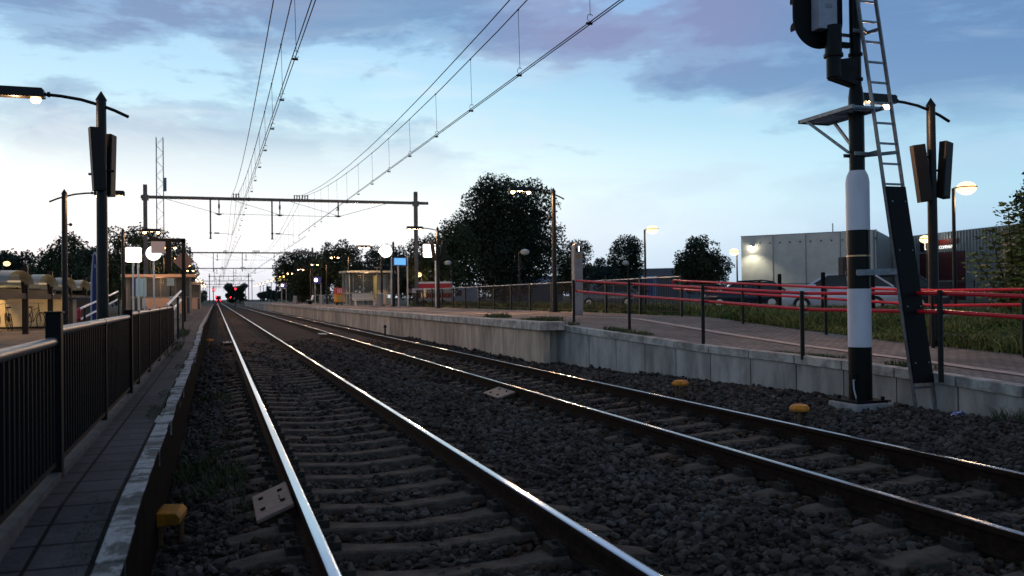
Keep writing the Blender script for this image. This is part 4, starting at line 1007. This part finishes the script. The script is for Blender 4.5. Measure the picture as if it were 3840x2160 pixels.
for k in range(12):
    p = A_ + (B_ - A_) * (.15 + .077 * k); q = Vector((p.x, p.y, 0)) - Vector((o_.x, o_.y, 0)) + Vector((-dr_.y, dr_.x, 0)) * (-.03 if True else 0)
    nn = Vector((dr_.y, -dr_.x, 0))
    if nn.dot(Vector((p.x, p.y, 0))) > 0: nn = -nn
    q = Vector((p.x - o_.x, p.y - o_.y, 5.72 - .04 * k * 0)); MB().tube([q + nn * .0, q + nn * .05], .07, 8).build('vent', dark_joint, bl_)
p = A_ + (B_ - A_) * .09; q = Vector((p.x - o_.x, p.y - o_.y, 5.35)); nn = Vector((dr_.y, -dr_.x, 0)); nn = nn if nn.dot(Vector((p.x, p.y, 0))) < 0 else -nn
MB().ball(q + nn * .35, .11, 10).build('wall_lamp', emis('cool_lamp', (1, .98, .75), 120), bl_)
MB().bar(q + nn * .0 + Vector((0, 0, .12)), q + nn * .5 + Vector((0, 0, .12)), .3, .03).build('lamp_shade', blackm, bl_)
lo = point(bl_, q + nn * 1.1 + Vector((0, 0, .02)), 420, (1, .98, .72), .10, 125)
nnb = nn; o_b = o_
def corr_wall(a, b, z0, z1, pitch=.34, dep=.10, name='corrugated_wall'):
    a = Vector((*a, 0)) - Vector((o_.x, o_.y, 0)); b = Vector((*b, 0)) - Vector((o_.x, o_.y, 0)); L = (b - a).length; d = (b - a) / L; n_ = Vector((d.y, -d.x, 0))
    if n_.dot(a + Vector((o_.x, o_.y, 0))) > 0: n_ = -n_
    pts = []; s_ = 0
    while s_ < L:
        for t1, h_ in ((0, 0), (.4, 0), (.5, 1), (.9, 1)):
            pts.append(a + d * min(L, s_ + t1 * pitch) + n_ * dep * h_)
        s_ += pitch
    pts.append(b)
    vs_ = [(p.x, p.y, z0) for p in pts] + [(p.x, p.y, z1) for p in pts]; n2 = len(pts)
    MB().add(vs_, [(i_, i_ + 1, n2 + i_ + 1, n2 + i_) for i_ in range(n2 - 1)]).build(name, corr, bl_)
    return a, b, d, n_
corr_wall((57.0, 65.22), (67.0, 74.5), -.2, 6.4, .5)
a, b, d, nn = corr_wall((67.0, 74.5), (62.4, 46), -.2, 6.45, .42)
def on(s_, z_, o2=.12): v = a + d * s_ + nn * o2; return Vector((v.x, v.y, z_))
wr = math.atan2(d.y, d.x)
def slabw(s0, s1, z0, z1, m, name, o2=.16, parent=bl_):
    v0, v1 = on(s0, z0, o2), on(s1, z0, o2); u0, u1 = on(s0, z0, o2 - .1), on(s1, z0, o2 - .1)
    return MB().add([v0, v1, u1, u0, v0 + Vector((0, 0, z1 - z0)), v1 + Vector((0, 0, z1 - z0)), u1 + Vector((0, 0, z1 - z0)), u0 + Vector((0, 0, z1 - z0))], [(3, 2, 1, 0), (4, 5, 6, 7), (0, 1, 5, 4), (1, 2, 6, 5), (2, 3, 7, 6), (3, 0, 4, 7)]).build(name, m, parent)
slabw(4.9, 11.5, -.1, 4.55, mat('door_maroon', (.055, .016, .019), .6), 'roller_door', .14)
sg = slabw(5.1, 7.3, 4.82, 5.75, blackm, 'sign_board', .22)
rotw = (PI / 2, 0, wr + (0 if math.cos(wr) > 0 else 0))
text('L5', 1.0, emis('letter_white', (1, .98, .95), 1.6), sg, on(6.3, 5.2, .25), (PI / 2, 0, wr), 'letters', .01)
sg2 = slabw(7.5, 10.6, 5.25, 5.75, mat('sign_red', (.16, .014, .012), .5), 'sign_band', .22)
text('S COMPANY S', .42, emis('letter_white2', (1, .98, .95), 1.6), sg2, on(9.1, 5.0, .25), (PI / 2, 0, wr), 'letters', .01)
point(bl_, on(8.8, 5.9, 1.0), 30, (1, .95, .8), .1)
b2 = thing('beige_building', 'beige building half hidden behind the trees at the right edge', 'building', (43.6, 35.6, .5))
MB().box(-.5, 10, -14, 3.5, 0, 4.2).build('wall', mat('beige_render', (.34, .27, .22), .8, var=.15, vs=1), b2)
MB().box(-.6, 10.1, -14.1, 3.6, 4.2, 4.32).build('roof', mastm, b2)
# long low sheds behind the platform fence
def shed(label, x_, y_, zb, L, D, H, rh, rz, wm, rm):
    t_ = thing('low_shed', label, 'building', (x_, y_, zb), rz)
    MB().box(-L / 2, L / 2, -D / 2, D / 2, 0, H).build('wall', wm, t_)
    MB().prism([(-D / 2 - .3, H + .003), (D / 2 + .3, H + .003), (0, H + rh)], 'x', -L / 2 - .3, L / 2 + .3).build('roof', rm, t_)
darkroof = mat('slate_roof', (.03, .033, .045), .6, var=.3, vs=2)
brickm = mat('dark_brick', (.09, .06, .05), .85, var=.2)
shed('dark gabled house roof behind the grey totem', 71, 155, .3, 10, 9, 3.6, 3.0, -.9, brickm, darkroof)
shed('long dark shed roof just left of the round leafy tree', 93, 169, .3, 16, 12, 4.6, 2.2, -.75, mat('shed_grey', (.10, .11, .13), .7), darkroof)
shed('low pale flat building just above the platform fence right of the totem', 61, 138, .3, 7, 6, 3.9, .4, -.6, mat('shed_pale', (.30, .33, .36), .7), mat('shed_roof_pale', (.36, .38, .40), .5))
shed('low blue and grey hall between the two small trees', 70, 140, .3, 7, 6, 4.0, .3, -.6, mat('shed_blue', (.06, .10, .22), .6), mat('shed_roof_pale', (0, 0, 0)))
shed('grey low building with slate roof under the big round tree', 50, 141, .3, 12, 6, 2.9, 1.6, -.3, mat('shed_grey', (0, 0, 0)), mat('slate_light', (.12, .13, .18), .5))

# ------------------------------------------------------------------ globe street lamps
def globe_lamp(label, x_, y_, zb, H, s=1, lit=True, side=1, e=0, col=(1, .72, .38)):
    t_ = thing('globe_lamp', label, 'street lamp', (x_, y_, zb), 0, 'street lamps behind the right platform')
    MB().tube([(0, 0, 0), (0, 0, H)], [.075, .05], 10).build('pole', black, t_, True)
    MB().tube([(0, 0, H), (side * .5 * s, -.3 * s, H + .03), (side * .60 * s, -.3 * s, H + .03)], .03, 6).build('arm', mat('lamp_ring', (.25, .15, .06), .5), t_)
    gl_ = MB().ball((side * .34 * s, -.2 * s, H - .01), .30 * s, 16, 0, .72).build('globe', emis('globe_lit', (1, .60, .27), 3.2) if lit else mat('globe_unlit', (.42, .44, .44), .4), t_, True)
    MB().tube([(side * .34 * s, -.2 * s, H + .0), (side * .34 * s, -.2 * s, H + .04)], .325 * s, 16).build('ring', mat('lamp_ring', (0, 0, 0)), t_)
    if e: point(t_, (side * .34 * s, -.25 * s, H - .4), e, (1, .62, .28), .25)
globe_lamp('lit globe street lamp on a thin pole right of the speaker lamp post', 22.85, 22.6, .5, 4.25, 1, e=150)
globe_lamp('lit globe street lamp seen just left of the speaker lamp post', 38.3, 39.8, .5, 3.85, 1, side=-1, e=60)
globe_lamp('lit globe street lamp standing alone between two small trees', 21.3, 41.4, .5, 4.3, 1, e=90)
globe_lamp('lit globe street lamp at the left corner of the cream warehouse', 38.2, 58.9, .5, 4.1, 1.2, side=-1, e=160)
globe_lamp('unlit white globe street lamp in front of the big round tree', 19.6, 56.6, .5, 3.9, 1, False)
globe_lamp('unlit white globe street lamp in front of the small pointed tree', 35.5, 72.4, .5, 3.8, 1, False, side=-1)
globe_lamp('unlit white globe street lamp behind the right platform gantry leg', 19.0, 72.6, .5, 3.8, 1, False, side=-1)
globe_lamp('small lit street lamp above the red and white trailer', 17.2, 76, .5, 2.9, .9, side=-1, e=60)
for k, (x_, y_, s_) in enumerate(((-20, 90, 1), (-18.2, 90, -1))):
    globe_lamp(('lit orange street lamp far left beyond the bicycle shed, left of the pair', 'lit orange street lamp far left beyond the bicycle shed, right of the pair')[k], x_ - (s_ < 0) * 0, y_, .3, 4.6, 1, side=s_ * -1 if k == 0 else 1)

# ------------------------------------------------------------------ posts, fences and cars in the car park
for k, (x_, y_, h_) in enumerate(((18.2, 25.5, 1.55), (17.0, 21.7, 1.5), (17.05, 19.7, 1.42), (21.0, 30.8, 1.4))):
    o = MB().tube([(0, 0, 0), (0, 0, h_ - .04), (0, 0, h_)], [.065, .065, .05], 12).build('wooden_post', mat('dark_wood', (.008, .007, .006), .9, spec=.1), None, True); o.location = (x_, y_, .5)
    tag(o, ('dark wooden post in the grass left of the silver car windscreen', 'dark wooden post in front of the silver car windscreen', 'dark wooden post directly right of the striped mast', 'dark wooden post in the grass near the dark car')[k], 'post', 'wooden posts in the verge')
bar_fence('mesh_fence', 'thin wire fence in front of the warehouse', [(30, 52), (52, 38)], .55, 2.0, 4.5, bars=99, pw=.03, toprail=mastm)
def car(label, x_, y_, zb, rz, paint, s=1.0, hatch=True):
    t_ = thing('parked_car', label, 'car', (x_, y_, zb), rz, 'cars parked beyond the verge')
    L = 4.2 * s
    sec = [(-2.1, .35, .62, .80), (-2.0, .28, .85, .84), (-1.3, .28, .98, .86), (-.95, .28, 1.0, .87), (.9, .28, 1.0, .87), (1.6, .28, .98, .86), (2.0, .3, .95, .83), (2.1, .4, .7, .78)]
    vs_ = []; fs_ = []
    for X_, z0, z1, hw in sec: vs_ += [(X_, -hw * .95, z0), (X_, -hw, z0 + .2), (X_, -hw, z1 - .12), (X_, -hw * .9, z1), (X_, hw * .9, z1), (X_, hw, z1 - .12), (X_, hw, z0 + .2), (X_, hw * .95, z0)]
    for j in range(len(sec) - 1):
        for k in range(8): fs_.append((j * 8 + k, j * 8 + (k + 1) % 8, (j + 1) * 8 + (k + 1) % 8, (j + 1) * 8 + k))
    fs_ += [tuple(range(8))[::-1], tuple(range(len(sec) * 8 - 8, len(sec) * 8))]
    MB().add(vs_, fs_).build('body', paint, t_, True)
    cab = [(-1.15, .98, .80), (-.35, 1.44, .62), (.9, 1.47, .62), (1.95 if hatch else 1.5, .97, .74)]
    vs_ = []; 
    for X_, z1, hw in cab: vs_ += [(X_, -hw, z1), (X_, hw, z1)]
    # roof, pillars
    rf = MB(); rf.add([(-.35, -.62, 1.44), (-.35, .62, 1.44), (.3, .63, 1.485), (.3, -.63, 1.485), (.9, .62, 1.47), (.9, -.62, 1.47), (1.35, .6, 1.40), (1.35, -.6, 1.40)], [(0, 1, 2, 3), (3, 2, 4, 5), (5, 4, 6, 7)]); 
    for s_ in (-1, 1):
        for pa, pb in (((-1.15, .80 * s_, .98), (-.35, .62 * s_, 1.44)), ((-.35, .62 * s_, 1.44), (.9, .62 * s_, 1.47)), ((.9, .62 * s_, 1.47), (1.35, .6 * s_, 1.40)), ((1.35, .6 * s_, 1.40), (1.95, .76 * s_, .97)), ((.35, .63 * s_, 1.45), (.38, .82 * s_, .98))): rf.tube([pa, pb], .035, 6)
    rf.build('roof', paint, t_, True)
    gl = MB(); gl.add([(-1.13, -.76, .985), (-1.13, .76, .985), (-.37, .58, 1.42), (-.37, -.58, 1.42)], [(0, 1, 2, 3)]); gl.add([(1.36, -.58, 1.385), (1.36, .58, 1.385), (1.93, .72, .985), (1.93, -.72, .985)], [(0, 1, 2, 3)])
    for s_ in (-1, 1): gl.add([(-1.1, .79 * s_, .985), (-.34, .615 * s_, 1.42), (1.34, .6 * s_, 1.39), (1.9, .76 * s_, .985)], [(0, 1, 2, 3)])
    gl.build('windows', darkglass, t_)
    for X_ in (-1.3, 1.3):
        for s_ in (-1, 1):
            wv = MB().tube([(X_, .70 * s_, .32), (X_, .88 * s_, .32)], .32, 18).build('wheel', rubber, t_)
            MB().tube([(X_, .86 * s_, .32), (X_, .89 * s_, .32)], .2, 12).build('rim', alu, wv)
    for s_ in (-1, 1):
        MB().box(-2.11, -1.95, s_ * .62 - .16, s_ * .62 + .16, .62, .76).build('headlight', mat('headlight', (.6, .55, .48), .15), t_, bevel=.03)
        MB().box(1.98, 2.1, s_ * .66 - .12, s_ * .66 + .12, .7, .85).build('tail_light', mat('tail_red', (.3, .01, .01), .3), t_)
        MB().box(-.95, -.78, s_ * .88 - (.0 if s_ > 0 else .16), s_ * .88 + (.16 if s_ > 0 else 0), .98, 1.1).build('mirror', paint, t_, bevel=.03)
    MB().box(-2.12, -2.0, -.4, .4, .45, .62).build('grille', blackm, t_)
silver = mat('silver_blue_paint', (.38, .44, .56), .3, .3); darkp = mat('dark_blue_paint', (.015, .02, .035), .2, .2); greyp = mat('grey_paint', (.14, .15, .17), .3, .4); whitep2 = mat('white_car_paint', (.5, .5, .5), .3)
def park(label, px, zc, p, rz): pass
car('silver blue hatchback parked left of the striped mast', 22.7, 28.2, .62, -.62 + PI * 0, silver)
car('dark estate car left of the silver blue hatchback', 26.4, 39.9, .6, -.62, darkp)
car('dark car with yellow lamp reflections right of the striped mast', 26.0, 29.4, .6, -.75, darkp)
car('grey car mostly hidden behind the dark estate car', 33.0, 42.0, .6, -.6, greyp)
car('grey car parked behind the black fence end, right of the totem', 25.5, 55.0, .6, -.5, greyp)
t_ = thing('van', 'pale blue van behind the fence left of the big tree', 'van', (22.9, 82, .3), -.3)
MB().prism([(-1.1, .3), (1.1, .3), (1.1, 1.95), (-.5, 2.0), (-.75, 1.85), (-1.1, 1.2)], 'y', -.8, .8).build('body', mat('van_blue', (.32, .38, .5), .4), t_, bevel=.05)
MB().prism([(-1.0, 1.2), (-.4, 1.2), (-.4, 1.75), (-.75, 1.75)], 'y', -.81, -.8 - .005).build('window', darkglass, t_)
for q in (-.7, .7): MB().tube([(q, -.82, .3), (q, -.7, .3)], .3, 12).build('wheel', rubber, t_)
t_ = thing('waste_container', 'blue green waste container before the maroon roller door', 'container', (42.6, 49.5, .55), -.9)
MB().prism([(-1.2, 0), (1.2, 0), (1.5, 1.35), (-1.5, 1.35)], 'y', -.9, .9).build('body', mat('container_teal', (.06, .13, .16), .5), t_)
MB().box(-1.55, 1.55, -.95, .95, 1.353, 1.42).build('rim', mat('container_rim', (.16, .20, .25), .5), t_)
t_ = thing('waste_container', 'dark waste container to the right of the blue green one', 'container', (44.5, 46.3, .55), -.9)
MB().prism([(-1.2, 0), (1.2, 0), (1.5, 1.45), (-1.5, 1.45)], 'y', -.9, .9).build('body', mat('container_black', (.02, .02, .03), .5), t_)
MB().box(-1.55, 1.55, -.95, .95, 1.453, 1.52).build('rim', mat('container_rim', (0, 0, 0)), t_)

# ------------------------------------------------------------------ trees
def leafm(name, c, c2): return mat(name, c, .6, var=.4, vs=.8, col2=c2, island=.5, spec=.2)
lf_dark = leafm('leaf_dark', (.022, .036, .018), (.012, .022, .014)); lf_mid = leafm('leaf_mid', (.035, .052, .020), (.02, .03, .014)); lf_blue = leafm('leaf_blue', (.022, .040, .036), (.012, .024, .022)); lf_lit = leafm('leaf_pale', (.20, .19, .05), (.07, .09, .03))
bark = mat('bark', (.045, .035, .028), .9, var=.4, vs=6, bump=.6)
def leaves(P, size, name, m, parent, flat=.0):
    n = len(P); u = rng.normal(size=(n, 3)); u /= np.linalg.norm(u, axis=1)[:, None]; v = rng.normal(size=(n, 3)); v -= (v * u).sum(1)[:, None] * u; v /= np.linalg.norm(v, axis=1)[:, None]
    s = size * rng.uniform(.55, 1.3, n)[:, None]
    if flat: u[:, 2] *= flat; v[:, 2] *= flat
    V = np.stack([P - u * s * .5, P + v * s * .32, P + u * s * .5, P - v * s * .32], 1).reshape(-1, 3)
    return np_mesh(name, V, np.arange(n * 4).reshape(n, 4), m, parent)
def tree(label, x_, y_, zb, H, W, n=6000, leaf=.3, m=None, trunk=.16, blobs=16, shape='round', group='trees', D=None, cz=None, name='tree'):
    t_ = thing(name, label, 'tree', (x_, y_, zb), 0, group); D = D or W; z0 = H * trunk
    B = []
    for k in range(blobs):
        f = (k + .5) / blobs; h = z0 + (H - z0) * (.12 + .80 * f)
        if shape == 'round': rr = math.sin(PI * (.14 + .76 * f)) ** .7
        elif shape == 'cone': rr = (1 - f) ** .8 * .95 + .08
        else: rr = .75 + .25 * math.sin(f * 9)
        a = k * 2.4 + rng.uniform(-.5, .5); q = rr * .33 * rng.uniform(.45, 1.2)
        br = (H - z0) * .15 * rng.uniform(.65, 1.4) * (.6 + .55 * rr)
        B.append((math.cos(a) * q * W, math.sin(a) * q * D, min(h, H - br * .9), min(br, W * .36 * (.55 + .5 * rr)), br))
    B.append((0, 0, z0 + (H - z0) * .45, W * .30, (H - z0) * .30))
    if shape == 'round':
        for s_ in (-1, 1): B.append((s_ * W * .30, 0, z0 + (H - z0) * rng.uniform(.3, .5), W * .22, (H - z0) * .2))
    n = int(n * 1.7); leaf *= .9
    vol = np.array([b[3] ** 2 * b[4] for b in B]); pr = vol / vol.sum(); idx = rng.choice(len(B), n, p=pr)
    d = rng.normal(size=(n, 3)); d /= np.linalg.norm(d, axis=1)[:, None]; r = rng.uniform(.2, 1.04, n) ** .5
    bb = np.array(B)[idx]; lump = 1 + .13 * np.sin(d[:, 0] * 7 + idx) * np.sin(d[:, 2] * 8 + idx * 2)
    P = bb[:, :3] + d * np.stack([bb[:, 3], bb[:, 3] * D / W, bb[:, 4]], 1) * (r * lump)[:, None]
    hole = np.sin(P[:, 0] * 2.1 / W * 8 + x_) + np.sin(P[:, 1] * 8 / W + y_) + np.sin(P[:, 2] * 9 / H * 2 + H)
    P = P[(hole < 1.9) & (P[:, 2] > z0 * .55)]
    leaves(P, leaf, 'crown', m or lf_dark, t_)
    tr = MB().tube([(0, 0, -.3), (0, 0, z0), (W * .02, 0, H * .55)], [H * .022, H * .017, H * .007], 8)
    for b in B[::2]: tr.tube([(0, 0, z0 * 1.0 + (b[2] - z0) * .3), (b[0] * .5, b[1] * .5, b[2] * .75 + z0 * .1), (b[0] * .9, b[1] * .9, b[2])], [H * .009, H * .006, H * .003], 5)
    tr.build('trunk', bark, t_)
    return t_
tree('big round dark tree standing behind the right platform fence', 30.6, 94, .5, 14.7, 14.2, 34000, .33, lf_dark, .05, 34, D=10)
tree('small dark tree left of the big round tree', 18.3, 77, .5, 6.6, 5.0, 7000, .24, lf_mid, .08, 12)
tree('slender tree filling the gap just left of the big round tree', 23.0, 86, .5, 8.6, 5.5, 7000, .27, lf_mid, .1, 12)
tree('bushy tree at the left end of the dark row behind the right platform', 13.6, 150, .5, 9.2, 9.0, 9000, .38, lf_dark, .05, 16)
tree('tallest bushy tree of the dark row behind the right platform', 16.0, 122, .5, 9.0, 7.2, 9000, .36, lf_dark, .05, 16)
tree('broad tree behind the grey shelter roof, left part', 19.0, 118, .5, 7.9, 7.5, 8000, .32, lf_dark, .05, 14)
tree('open airy tree behind the grey shelter roof, middle', 21.5, 112, .5, 7.7, 6.6, 3600, .33, lf_blue, .08, 14)
tree('round tree behind the right end of the grey shelter', 21.8, 103, .5, 5.6, 5.6, 6000, .28, lf_dark, .05, 12)
tree('low tree filling the row left of the second gantry leg', 13.0, 128, .5, 7.0, 6.0, 7000, .34, lf_dark, .03, 12)
tree('dense dark tree immediately behind the grey totem', 32.0, 77.5, .5, 6.1, 4.1, 7000, .22, lf_dark, .05, 12)
tree('pale open tree far behind between totem and pointed tree', 55, 120, .5, 6.8, 8.0, 4200, .36, lf_blue, .12, 14)
tree('pointed tree right of the pale open tree', 47.2, 96, .5, 8.0, 5.4, 8000, .25, lf_dark, .06, 14, 'cone2')
tree('round leafy tree left of the cream warehouse', 42.2, 70.5, .5, 6.3, 5.6, 10000, .24, lf_dark, .12, 16)
tree('large dark tree cut off by the right edge of the picture', 30.6, 24.4, .5, 6.7, 4.9, 26000, .20, lf_dark, .04, 22)
tree('dark hedge tree below the sapling at the right', 23.3, 19.6, .5, 2.3, 3.1, 8000, .11, lf_dark, .02, 12)
tree('long dark tree mass far left, flat topped', -29, 150, .3, 9.1, 13, 9000, .42, lf_dark, .02, 20, 'box', D=12)
tree('flat topped dark tree beside the long mass far left', -19.5, 142, .3, 9.0, 12, 9000, .42, lf_dark, .02, 20, 'box', D=12)
tree('low dark tree at the far left edge', -40, 155, .3, 6.0, 12, 5000, .42, lf_dark, .02, 12, 'box')
tree('airy green tree behind the second lamp post at left', -14.0, 100, .3, 8.2, 8.2, 8000, .32, lf_mid, .05, 16)
tree('dark tree between the big lamp post and the glowing square sign', -11.0, 92, .3, 6.4, 7.0, 7000, .32, lf_dark, .03, 14)
tree('airy green tree behind the glowing square sign at left', -6.9, 78, .3, 7.3, 5.4, 7000, .24, lf_mid, .05, 14)
tree('drooping tree behind the black display frame', -5.6, 90, .3, 8.0, 5.6, 7000, .26, lf_mid, .05, 14)
tree('conical dark tree right of the brown diamond board', -4.6, 118, .3, 9.3, 7.2, 10000, .28, lf_blue, .02, 18, 'cone')
tree('dark wide tree mound between the tracks at the horizon', 8.9, 440, -.2, 9.4, 14, 4500, .95, lf_dark, .0, 14, 'box', D=10)
tree('small dark tree right of the mound at the horizon', 24, 420, 0, 7.4, 12, 2500, .9, lf_dark, .02, 10)
tree('low trees right of the distant lamps at the horizon', 23, 300, 0, 6.5, 14, 3500, .7, lf_dark, .02, 12, 'box')
tree('small round shrub at the horizon left of the red lights', -7.0, 400, 0, 6.2, 7, 1800, .8, lf_dark, .02, 8)
# sapling with tiered maple leaves
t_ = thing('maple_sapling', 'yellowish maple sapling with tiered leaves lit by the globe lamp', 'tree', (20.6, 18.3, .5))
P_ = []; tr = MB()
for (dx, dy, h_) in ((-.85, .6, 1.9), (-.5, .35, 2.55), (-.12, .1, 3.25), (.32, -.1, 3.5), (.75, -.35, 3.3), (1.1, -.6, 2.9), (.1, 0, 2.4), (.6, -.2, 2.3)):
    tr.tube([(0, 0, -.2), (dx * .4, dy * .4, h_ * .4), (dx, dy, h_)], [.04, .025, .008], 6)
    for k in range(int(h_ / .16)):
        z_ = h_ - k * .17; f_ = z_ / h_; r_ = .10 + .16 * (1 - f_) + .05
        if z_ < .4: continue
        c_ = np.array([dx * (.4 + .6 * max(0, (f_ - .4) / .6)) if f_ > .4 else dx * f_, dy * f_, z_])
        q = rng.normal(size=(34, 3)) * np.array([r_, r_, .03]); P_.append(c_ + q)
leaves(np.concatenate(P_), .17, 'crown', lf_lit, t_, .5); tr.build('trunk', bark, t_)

# ------------------------------------------------------------------ grass and weeds
def blades(name, label, n, xf, yr, zf, h0, h1, m, wdt=.012, dens=None, vfilter=None):
    Y = rng.uniform(yr[0], yr[1], n); X = xf(Y, rng.uniform(0, 1, n))
    Zb = np.array([zf(a, b) for a, b in zip(X, Y)]); P = np.stack([X, Y, Zb], 1); k = inview(P, .25)
    if vfilter is not None: k &= vfilter(X, Y)
    P = P[k]; n = len(P); h = rng.uniform(h0, h1, n) * (.7 + .5 * np.sin(P[:, 0] * 1.3 + P[:, 1] * .9)) ; a = rng.uniform(0, 2 * PI, n)
    ln = rng.normal(size=(n, 2)) * .5 * h[:, None]; dv = np.stack([np.cos(a), np.sin(a), 0 * a], 1) * wdt * (1 + P[:, 1:2] * .04)
    mid = P + np.stack([ln[:, 0] * .4, ln[:, 1] * .4, h * .6], 1); top = P + np.stack([ln[:, 0], ln[:, 1], h], 1)
    V = np.stack([P - dv, P + dv, mid + dv * .7, mid - dv * .7, top], 1).reshape(-1, 3)
    b0 = np.arange(n)[:, None] * 5
    F = np.concatenate([np.concatenate([b0 + 0, b0 + 1, b0 + 2], 1), np.concatenate([b0 + 0, b0 + 2, b0 + 3], 1), np.concatenate([b0 + 3, b0 + 2, b0 + 4], 1)], 0)
    o = np_mesh(name, V, F, m); kind(o, 'stuff'); o['label'] = label; return o
gm = mat('grass_blade', (.14, .145, .045), .7, var=.5, vs=.5, col2=(.065, .10, .028), island=.45, spec=.2)
gz_ = lambda x_, y_: groundz(x_, y_) if x_ > 12.45 else rampR(y_) - .02
blades('tall_grass', 'tall unmown grass between the footpath and the car park', 90000, lambda Y, u: 12.35 + u * 5.5, (5, 24), gz_, .05, .27, gm)
blades('tall_grass', 'tall unmown grass between the footpath and the car park', 26000, lambda Y, u: 15 + u * 8.0, (10, 34), lambda x_, y_: .58, .12, .38, gm, .018)
blades('tall_grass', 'grass behind the platform fence', 30000, lambda Y, u: 12.75 + u * 3, (22, 60), lambda x_, y_: .66, .1, .45, gm, .016)
wm2 = mat('weed_olive', (.06, .062, .028), .8, island=.4)
wm = mat('weed_green', (.085, .10, .035), .7, island=.4, var=.3, vs=3)
blades('weeds', 'weeds growing along the ramp wall coping', 5200, lambda Y, u: np.array([wallx(y) for y in Y]) + .2 + u ** 2 * .28, (4, 19.5), lambda x_, y_: rampR(y_), .02, .10, wm, .006, vfilter=lambda X, Y: np.sin(Y * 2.7) + np.sin(Y * 1.13 + 1) > .35)
blades('weeds', 'weeds growing on the right platform edge', 3800, lambda Y, u: 7.42 + u * .55, (19.4, 27), lambda x_, y_: .79, .03, .16, wm, .007, vfilter=lambda X, Y: (np.abs(Y - 20.6) < 1.0) | (np.abs(Y - 24.2) < .5))
blades('weeds', 'weeds in the joints of the left platform', 5200, lambda Y, u: -.53 + (u - .5) * .16, (2.5, 18), lambda x_, y_: rampL(y_), .006, .028, wm2, .002, vfilter=lambda X, Y: (np.sin(Y * 3.1) + np.sin(Y * 1.3 + 2) + rng.normal(size=len(X)) * .5) > .8)
blades('weeds', 'weeds at the end of the left fence', 2600, lambda Y, u: -.95 + u * .25, (17, 28), lambda x_, y_: rampL(y_), .02, .13, wm2, .006, vfilter=lambda X, Y: (np.sin(Y * 1.3) + rng.normal(size=len(X)) * .6 - (X + .95) * 3) > -.2)
wd2 = mat('weed_dark', (.045, .060, .022), .8, island=.4)
blades('weeds', 'dark weeds in the ballast beside the left platform', 11000, lambda Y, u: -.38 + u * .62, (6.2, 15.5), lambda x_, y_: bz(x_, y_), .03, .15, wd2, .004, vfilter=lambda X, Y: (np.sin(Y * 1.7 + X * 5) + np.sin(Y * 4.1 - X * 7) + rng.normal(size=len(X)) * .8 - np.abs(X + .05) * 2.2) > .35)
blades('weeds', 'thin weeds at the foot of the ramp wall', 160, lambda Y, u: 9.0 + (u - .5) * .25, (7.8, 8.3), lambda x_, y_: -.2, .1, .3, wd2, .004)

o = MB().tube([(0, 0, -.1), (0, 0, .34)], .035, 8); o.tube([(0, 0, .34), (0, 0, .36)], .085, 8); o.tube([(0, 0, .36), (0, 0, .44)], .06, 8)
o = o.build('track_stake', blackm, None); o.location = (6.88, 37.6, -.22); tag(o, 'small black capped stake in the ballast below the right platform wall', 'stake')

for k in range(1, 4):
    p = A_ + (B_ - A_) * (k / 4); q = Vector((p.x - o_b.x, p.y - o_b.y, 0)); MB().bar(q + nnb * .03 + Vector((0, 0, -.1)), q + nnb * .03 + Vector((0, 0, 6.4)), .05, .05, up=(1, 0, 0)).build('cladding_seam', mat('seam_grey', (.22, .21, .20), .7), bl_)
p = A_ + (B_ - A_) * .985; q = Vector((p.x - o_b.x, p.y - o_b.y, 0)); MB().tube([q + nnb * .12 + Vector((0, 0, -.1)), q + nnb * .12 + Vector((0, 0, 6.4))], .07, 8).build('downpipe', mat('pipe_grey', (.16, .16, .17), .5), bl_)
for k in range(5): slabw(4.95, 11.45, .55 + k * .82, .59 + k * .82, dark_joint, 'door_seam', .148)
MB().tube([(-1.5, 4, 6.4), (-1.5, 4, 7.4)], .05, 6).build('roof_vent_pipe', mastm, bl_)
# guard board fixings
for zz_ in (.45, 1.2, 1.95, 2.6):
    for k_ in (0, 1):
        q = lp(k_, zz_) + Vector(((.05, -.05)[k_], -.052, 0)); MB().tube([q, q + Vector((0, -.012, 0))], .012, 6).build('guard_bolt', galv, l_)
